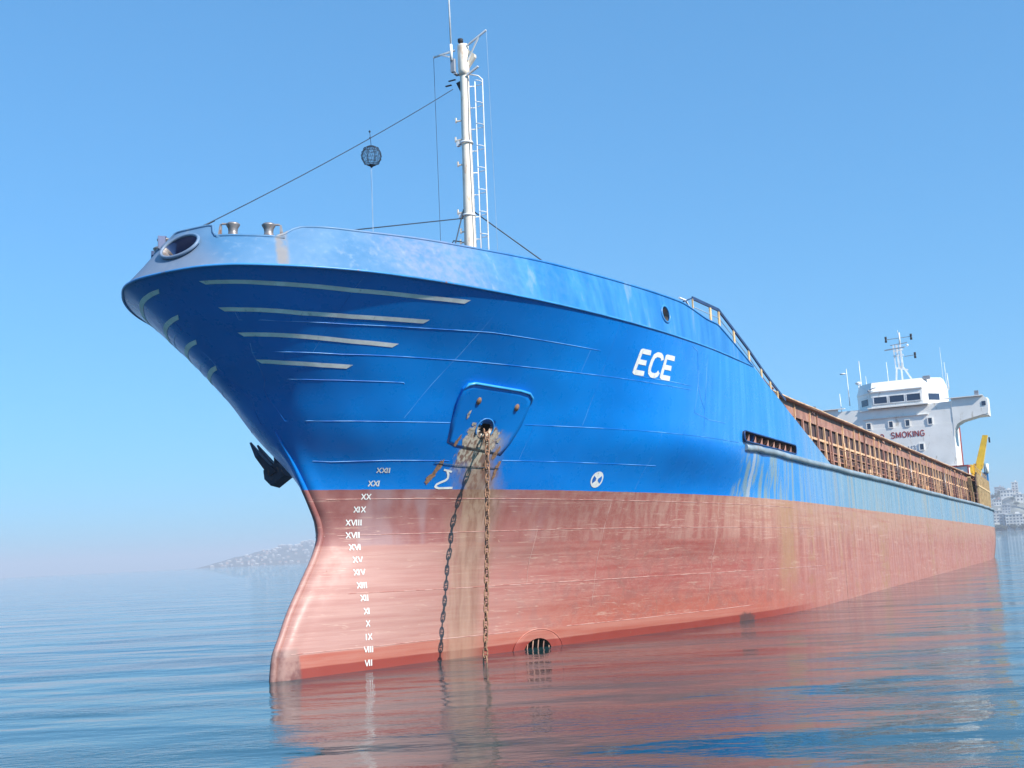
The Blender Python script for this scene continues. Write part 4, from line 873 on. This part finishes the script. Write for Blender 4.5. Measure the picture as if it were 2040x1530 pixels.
# radar mast
rm = MB(); X = SF + 2.6; YC = -.55
rm.bar((X, YC + .55, 19.7), (X, YC + .35, 21.3), .14, .14); rm.bar((X, YC - 1.05, 19.7), (X, YC - .25, 21.2), .14, .14); rm.bar((X, YC - .05, 19.7), (X, YC - .05, 21.4), .14, .14); rm.bar((X, YC + .5, 21.3), (X, YC - .6, 20.95), .12, .14)
for q, w in ((.42, .10), (.12, .16), (-.18, .16)): rm.bar((X, YC + q, 21.1), (X, YC + q + .08, 23.4), w, w)
rm.bar((X, YC + .55, 22.8), (X, YC - .35, 22.9), .12, .1); rm.bar((X, YC + .55, 22.35), (X, YC - .35, 22.4), .12, .1)
rmo = rm.build('radar_mast', 'white_pipe', ship)
mb = MB(); mb.tube([(X, YC - .12, 23.3), (X, YC - .12, 24.5)], [.09, .06], 8); mb.tube([(X, YC - .02, 24.4), (X, YC, 24.75)], .02, 5); mb.build('mast_pole', 'white_pipe', rmo)
for z, ya, yb in ((24.0, 1.1, -1.15), (22.25, -.4, -1.35)):
    mb = MB(); mb.bar((X, YC + ya, z - .02), (X, YC + yb, z + .02), .05, .05); mb.build('mast_yard', 'dull_light', rmo)
    for y in (ya, yb) if z > 23 else (yb,):
        mb = MB(); mb.lathe((X, YC + y, z - .28), [(.0, 0), (.10, 0), (.10, .2), (.06, .26), (.10, .32), (.10, .54), (0, .54)]); mb.build('mast_lamp', 'dark', rmo)
mb = MB(); mb.bar((X - .3, YC + 1.25, 22.95), (X - .3, YC - .55, 23.05), .10, .10); mb.build('radar_scanner', 'dull_light', rmo); mb = MB(); mb.ball((X, YC - .75, 23.25), .12); mb.build('radome', 'white_pipe', rmo)
mb = MB(); mb.bar((X, YC + .75, 23.4), (X, YC - .75, 23.5), .05, .07); mb.build('radar_scanner', 'dull_light', rmo)
for y, z0, z1, r_ in ((3.0, 19.5, 22.2, .05), (2.5, 19.6, 20.7, .03), (4.2, 18.3, 21.6, .05), (-4.2, 19.3, 22.6, .018), (-4.45, 18.9, 21.2, .03), (-4.6, 18.9, 20.2, .05), (.55, 19.7, 21.8, .04), (5.0, 17.6, 19.3, .05)):
    mb = MB(); mb.tube([(SF + 2, y, z0 - .2), (SF + 2, y + .05, z1)], [r_, r_ * .6], 6); mb.build('antenna', 'white_pipe', sso)
mb = MB(); mb.lathe((SF + 2, 3.25, 19.95), [(0, 0), (.10, 0), (.28, .12), (.28, .22), (.1, .3), (0, .3)]); mb.lathe((SF + 2, 4.6, 21.1), [(0, 0), (.3, .02), (.2, .1), (0, .12)]); mb.tube([(SF+2, 3.25, 19.2), (SF+2, 3.25, 20)], .05, 6); mb.build('satellite_dome', 'white_pipe', sso)
# deck crane
cr_ = MB(); cr_.lathe((95, -5.3, 0), [(.45, 8.2), (.42, 11.0), (.5, 11.05), (.5, 11.3), (0, 11.3)]); cro = cr_.build('deck_crane', 'yellow', ship)
mb = MB(); mb.bar((95, -5.3, 11.1), (95, -5.65, 12.3), .75, .6, (1, 0, 0)); mb.box((94.7, -4.95, 11.9), (.5, .5, .8)); mb.build('crane_house', 'yellow', cro)
mb = MB(); rA = [(94.7, -5.35, 12.0), (95.3, -5.35, 12.0), (95.3, -6.0, 11.85), (94.7, -6.0, 11.85)]; rB = [(94.8, -6.3, 15.0), (95.2, -6.3, 15.0), (95.2, -6.75, 14.95), (94.8, -6.75, 14.95)]
mb.grid([rA, rB], False, True); mb.face(rA); mb.face(rB); mb.build('crane_boom', 'yellow', cro)
mb = MB(); mb.box((94.9, -5.6, 12.05), (.35, .5, .35)); mb.build('boom_hinge', 'dark', cro); mb = MB(); mb.box((94.9, -6.85, 14.5), (.12, .14, .5)); mb.build('crane_hook', 'dark', cro)

# ------------------------------------------------------------ water
def water_material():
    m = NT('sea_water')
    geo = m.n.new("ShaderNodeNewGeometry"); pos = geo.outputs['Position']
    def N(scale, sc, det, rot=0, rough=.5, dist=0, off=(0, 0, 0)):
        mp = m.n.new("ShaderNodeMapping"); m.t.links.new(pos, mp.inputs[0]); mp.inputs[3].default_value = scale; mp.inputs[2].default_value = (0, 0, R(rot)); mp.inputs[1].default_value = off
        n = m.n.new("ShaderNodeTexNoise"); m.t.links.new(mp.outputs[0], n.inputs['Vector']); n.inputs['Scale'].default_value = sc; n.inputs['Detail'].default_value = det; n.inputs['Roughness'].default_value = rough; n.inputs['Distortion'].default_value = dist; return n.outputs[0]
    swell = N((.45, 1, 1), .28, 2, 6)
    mid = N((.55, 1, 1), 1.3, 3, -8)
    rip = N((.5, 1, 1), 6.5, 3, 24, .55)
    patch = m.ramp(N((.35, 1, 1), .35, 3, -10, off=(7, 3, 0)), .46, .62)
    patch2 = m.ramp(N((.5, 1, 1), .18, 2, 5, off=(1, 9, 0)), .42, .6)
    b = m.bump(swell, 1.0, .20)
    b = m.bump(mid, 1.0, .030, b)
    fin = N((.45, 1, 1), 19, 2, 27, .5)
    rip = m.add(rip, m.mul(fin, .28))
    h = m.mul(rip, m.add(.35, m.mul(patch, 1.3)))
    b = m.bump(h, 1.0, .0115, b)
    m.set(Base_Color=(.014, .058, .070), Roughness=.02, IOR=1.333, Normal=b); m.p.inputs['Specular IOR Level'].default_value = .62
    return m.m
M['water'] = water_material()
mb = MB(); rad = [0.0] + [3.0 * 1.35 ** k for k in range(29)]; rad = [r for r in rad if r < 9000] + [9000.0]
mb.grid([[(r_*math.cos(2*math.pi*k/48), r_*math.sin(2*math.pi*k/48), 0) for k in range(48)] for r_ in rad], True, True)
wo_ = mb.build('sea', 'water'); wo_['kind'] = 'structure'

# ------------------------------------------------------------ far shores
def ptof(px, py_, D, z=None):                       # a point on the ground seen in that direction, D metres away
    d = rt * (px - 1020) + up * (765 - py_) + fwd * F; k = D / math.hypot(d.x, d.y); return Vector((d.x * k, d.y * k, CAMZ + d.z * k))
M['hillside'] = simple('hillside_scrub', (.09, .10, .085), .9, var=.5, sc=.02)
M['hillside_city'] = simple('city_slope', (.22, .23, .20), .9, var=.4, sc=.03)
M['house_wall'] = simple('pale_house_wall', (.78, .74, .68), .7, sc=.1)
M['house_white'] = simple('hill_house_wall', (.30, .29, .28), .8, sc=.1)
M['house_grey'] = simple('grey_block_wall', (.50, .50, .50), .7, sc=.1)
M['house_roof'] = simple('tiled_roof', (.45, .28, .22), .8, sc=.1)
M['house_glass'] = simple('dark_window_band', (.10, .12, .15), .4, sc=.1)
M['tree_green'] = simple('dark_tree_crowns', (.045, .065, .035), .9, sc=.1)
DL = 3800.0
def ridge(prof, D, depth, name, mat, label=None):
    """prof: (pixel x, height m); a rounded ridge running across the view"""
    mb = MB(); rows = []; r = random.Random(4)
    xs = np.linspace(prof[0][0], prof[-1][0], 70); hs = np.interp(xs, [a for a, b in prof], [b for a, b in prof])
    for f in np.linspace(0, 1, 12):
        row = []
        for x, h in zip(xs, hs):
            p = ptof(x, 1100, D); d = Vector((p.x, p.y, 0)).normalized(); q = Vector((p.x, p.y, 0)) + d * depth * f
            row.append((q.x, q.y, h * math.sin(math.pi / 2 * min(1, f * 1.25)) * (1 + .06 * math.sin(x * .13 + f * 5)) - 1.0))
        rows.append(row)
    rows.append([(p[0] * 1.02, p[1] * 1.02, -5) for p in rows[-1]])
    mb.grid(rows, True); o = mb.build(name, mat); o['kind'] = 'structure'; return o, rows, xs
hl, hrows, hxs = ridge([(385, 0), (410, 8), (440, 22), (500, 44), (560, 62), (640, 80), (760, 92), (980, 70), (1100, 40), (1230, 14), (1330, 0)], DL, 700, 'hill', 'hillside')
def house_mesh(w, d, h, gable):
    mb = MB(); mb.box((0, 0, h/2 - 1), (w, d, h + 2)); return mb
proto = None; r = random.Random(21)
def bvh_of(o): return BVHTree.FromPolygons([v.co[:] for v in o.data.vertices], [p.vertices[:] for p in o.data.polygons])
hb_ = bvh_of(hl)
def make_house(w, d, h, roofmat):
    e = bpy.data.objects.new('hillside_house', None); col.objects.link(e)
    mb = MB(); mb.box((0, 0, h/2 - 1.5), (w, d, h + 3)); mb.build('wall', 'house_white' , e)
    mb = MB(); a = [(-w/2-.4, -d/2-.4, h), (w/2+.4, -d/2-.4, h), (w/2+.4, d/2+.4, h), (-w/2-.4, d/2+.4, h)]; t = [(-w/4, 0, h + 2.2), (w/4, 0, h + 2.2)]
    mb.face([a[0], a[1], t[1], t[0]]); mb.face([a[2], a[3], t[0], t[1]]); mb.face([a[1], a[2], t[1]]); mb.face([a[3], a[0], t[0]]); mb.face(a); mb.build('roof', roofmat, e)
    return e
kinds = [make_house(9, 8, 4, 'house_roof'), make_house(13, 8, 5, 'house_wall'), make_house(8, 8, 4, 'house_grey')]
used = [0, 0, 0]; cnt = 0
for row_ in range(9):
    for k in range(17):
        x = 425 + k * 13 + r.uniform(-5, 5) + (row_ % 2) * 6; f = (row_ + r.uniform(.1, .9)) / 11
        if f > np.interp(x, [420, 470, 560, 640], [.1, .45, .8, .95]) or x > 660 or r.random() < .22: continue
        p = ptof(x, 1100, DL + 700 * f); h = hb_.ray_cast(Vector((p.x, p.y, 300)), Vector((0, 0, -1)))
        if h[0] is None: continue
        i = r.randrange(3); o = kinds[i] if not used[i] else copy_tree(kinds[i]); used[i] = 1
        o.location = h[0]; o.rotation_euler = (0, 0, r.uniform(-.7, .7)); cnt += 1
        o['label'] = ('small pale house with hipped tiled roof among many on the far hazy hill', 'long white flat looking house among many on the far hazy hill', 'tiny pale grey roofed house among many on the far hazy hill')[i]; o['category'] = 'house'; o['group'] = 'houses scattered over the far hillside'
# right shore: a built-up slope
DR = 1500.0
hr, rrows, rxs = ridge([(1880, 20), (1975, 46), (2000, 48), (2040, 50), (2120, 44), (2200, 30), (2300, 5)], DR, 420, 'city_hill', 'hillside_city')
rb_ = bvh_of(hr)
def block(px_, f, w, d, h, floors, cols, label, wall='house_wall', name='apartment_block', up_=0):
    p = ptof(px_, 1045, DR + 420 * f); hh = rb_.ray_cast(Vector((p.x, p.y, 300)), Vector((0, 0, -1))); z = hh[0].z if hh[0] is not None else 0
    dv = Vector((p.x, p.y, 0)).normalized(); ang = math.atan2(dv.y, dv.x) - math.pi/2
    e = empty(name, label, 'building', Matrix.Translation((p.x, p.y, z)) @ Matrix.Rotation(ang, 4, 'Z'), 'buildings on the far city shore')
    mb = MB(); mb.box((0, 0, h/2 - 2), (w, d, h + 4)); mb.build('wall', wall, e)
    mb = MB(); mb.box((0, 0, h + .5), (w + 1, d + 1, .8)); mb.box((w*.2, 0, h + 2), (w*.25, d*.3, 2.2)); mb.build('roof', 'house_roof' if h < 9 else wall, e)
    for j in range(floors):
        for i in range(cols):
            mb = MB(); mb.box((-w/2 + w*(i + .5)/cols, -d/2 - .05, h*(j + .55)/floors), (w/cols*.55, .12, h/floors*.5)); mb.build('window', 'house_glass', e)
block(2022, .02, 19, 10, 17, 5, 5, 'largest white block with tall window bays on the near slope of the far shore')
block(2000, .03, 9, 8, 17, 5, 2, 'narrow grey tower left of the large white block by the far shore', 'house_grey')
block(1990, .10, 11, 8, 15, 4, 3, 'pale building right behind the ship stern on the far shore', 'house_wall')
block(2037, .04, 10, 9, 12, 3, 2, 'low white building at the right edge of the far shore', 'house_wall')
block(1997, .9, 12, 9, 13, 4, 3, 'grey tower on the skyline closest to the ship stern', 'house_grey')
block(2030, .92, 9, 9, 22, 6, 2, 'tall white slab tower on the skyline of the far shore')
block(2012, .55, 16, 9, 9, 2, 4, 'wide low white building halfway up the far slope')
block(1992, .42, 10, 8, 8, 2, 3, 'small white building halfway up the slope near the ship stern')
block(2034, .45, 13, 9, 9, 2, 3, 'low pale building halfway up the slope at the right edge')
block(2008, .25, 10, 8, 10, 3, 3, 'grey building above the large white block', 'house_grey')
block(2060, .3, 16, 9, 14, 4, 4, 'pale block just beyond the right edge of the far shore')
block(2090, .1, 16, 9, 16, 4, 4, 'cream block farthest right along the far shore')
block(2004, .75, 9, 8, 9, 3, 2, 'small grey house below the skyline towers', 'house_grey'); block(2022, .72, 9, 8, 7, 2, 2, 'small white house below the tall slab tower')
# trees along the far shore
def far_tree(x, f, h, i):
    p = ptof(x, 1045, DR + 420 * f); hh = rb_.ray_cast(Vector((p.x, p.y, 300)), Vector((0, 0, -1))); z = hh[0].z if hh[0] is not None else 0
    e = empty('shore_tree', 'dark green tree among others at the foot of the far city shore', 'tree', Matrix.Translation((p.x, p.y, z)), 'trees on the far city shore')
    mb = MB(); mb.tube([(0, 0, -1), (.1, 0, h*.5)], [.35, .2], 6); mb.build('trunk', 'deck', e)
    mb = MB(); rr = random.Random(i)
    for k in range(150):
        c = Vector((rr.gauss(0, h*.24), rr.gauss(0, h*.24), h*.62 + rr.gauss(0, h*.17))); a = Vector((rr.uniform(-1, 1), rr.uniform(-1, 1), rr.uniform(-1, 1))).normalized() * h*.10; b = a.orthogonal().normalized() * h*.08
        mb.face([c - a - b, c + a - b, c + a*.6 + b, c - a*.7 + b])
    mb.build('crown', 'tree_green', e)
for i in range(20): far_tree(1976 + i * 3.6 + r.uniform(-1, 1), r.choice((0.005, .012, .02)), r.uniform(5, 8), i)
for i in range(8): far_tree(1982 + i * 8 + r.uniform(-2, 2), r.uniform(.25, .8), r.uniform(6, 9), 40 + i)

# ------------------------------------------------------------ haze
hm = bpy.data.materials.new('haze_air'); hm.use_nodes = True; hn = hm.node_tree.nodes; hn.clear()
vo = hn.new("ShaderNodeVolumePrincipled"); ho = hn.new("ShaderNodeOutputMaterial"); hm.node_tree.links.new(vo.outputs[0], ho.inputs['Volume'])
vo.inputs['Color'].default_value = (.86, .90, 1.0, 1); vo.inputs['Density'].default_value = .00032; vo.inputs['Anisotropy'].default_value = 0.0
mb = MB(); mb.box((0, 0, 51), (18400, 18400, 104)); hz = mb.build('haze', hm); hz['kind'] = 'stuff'
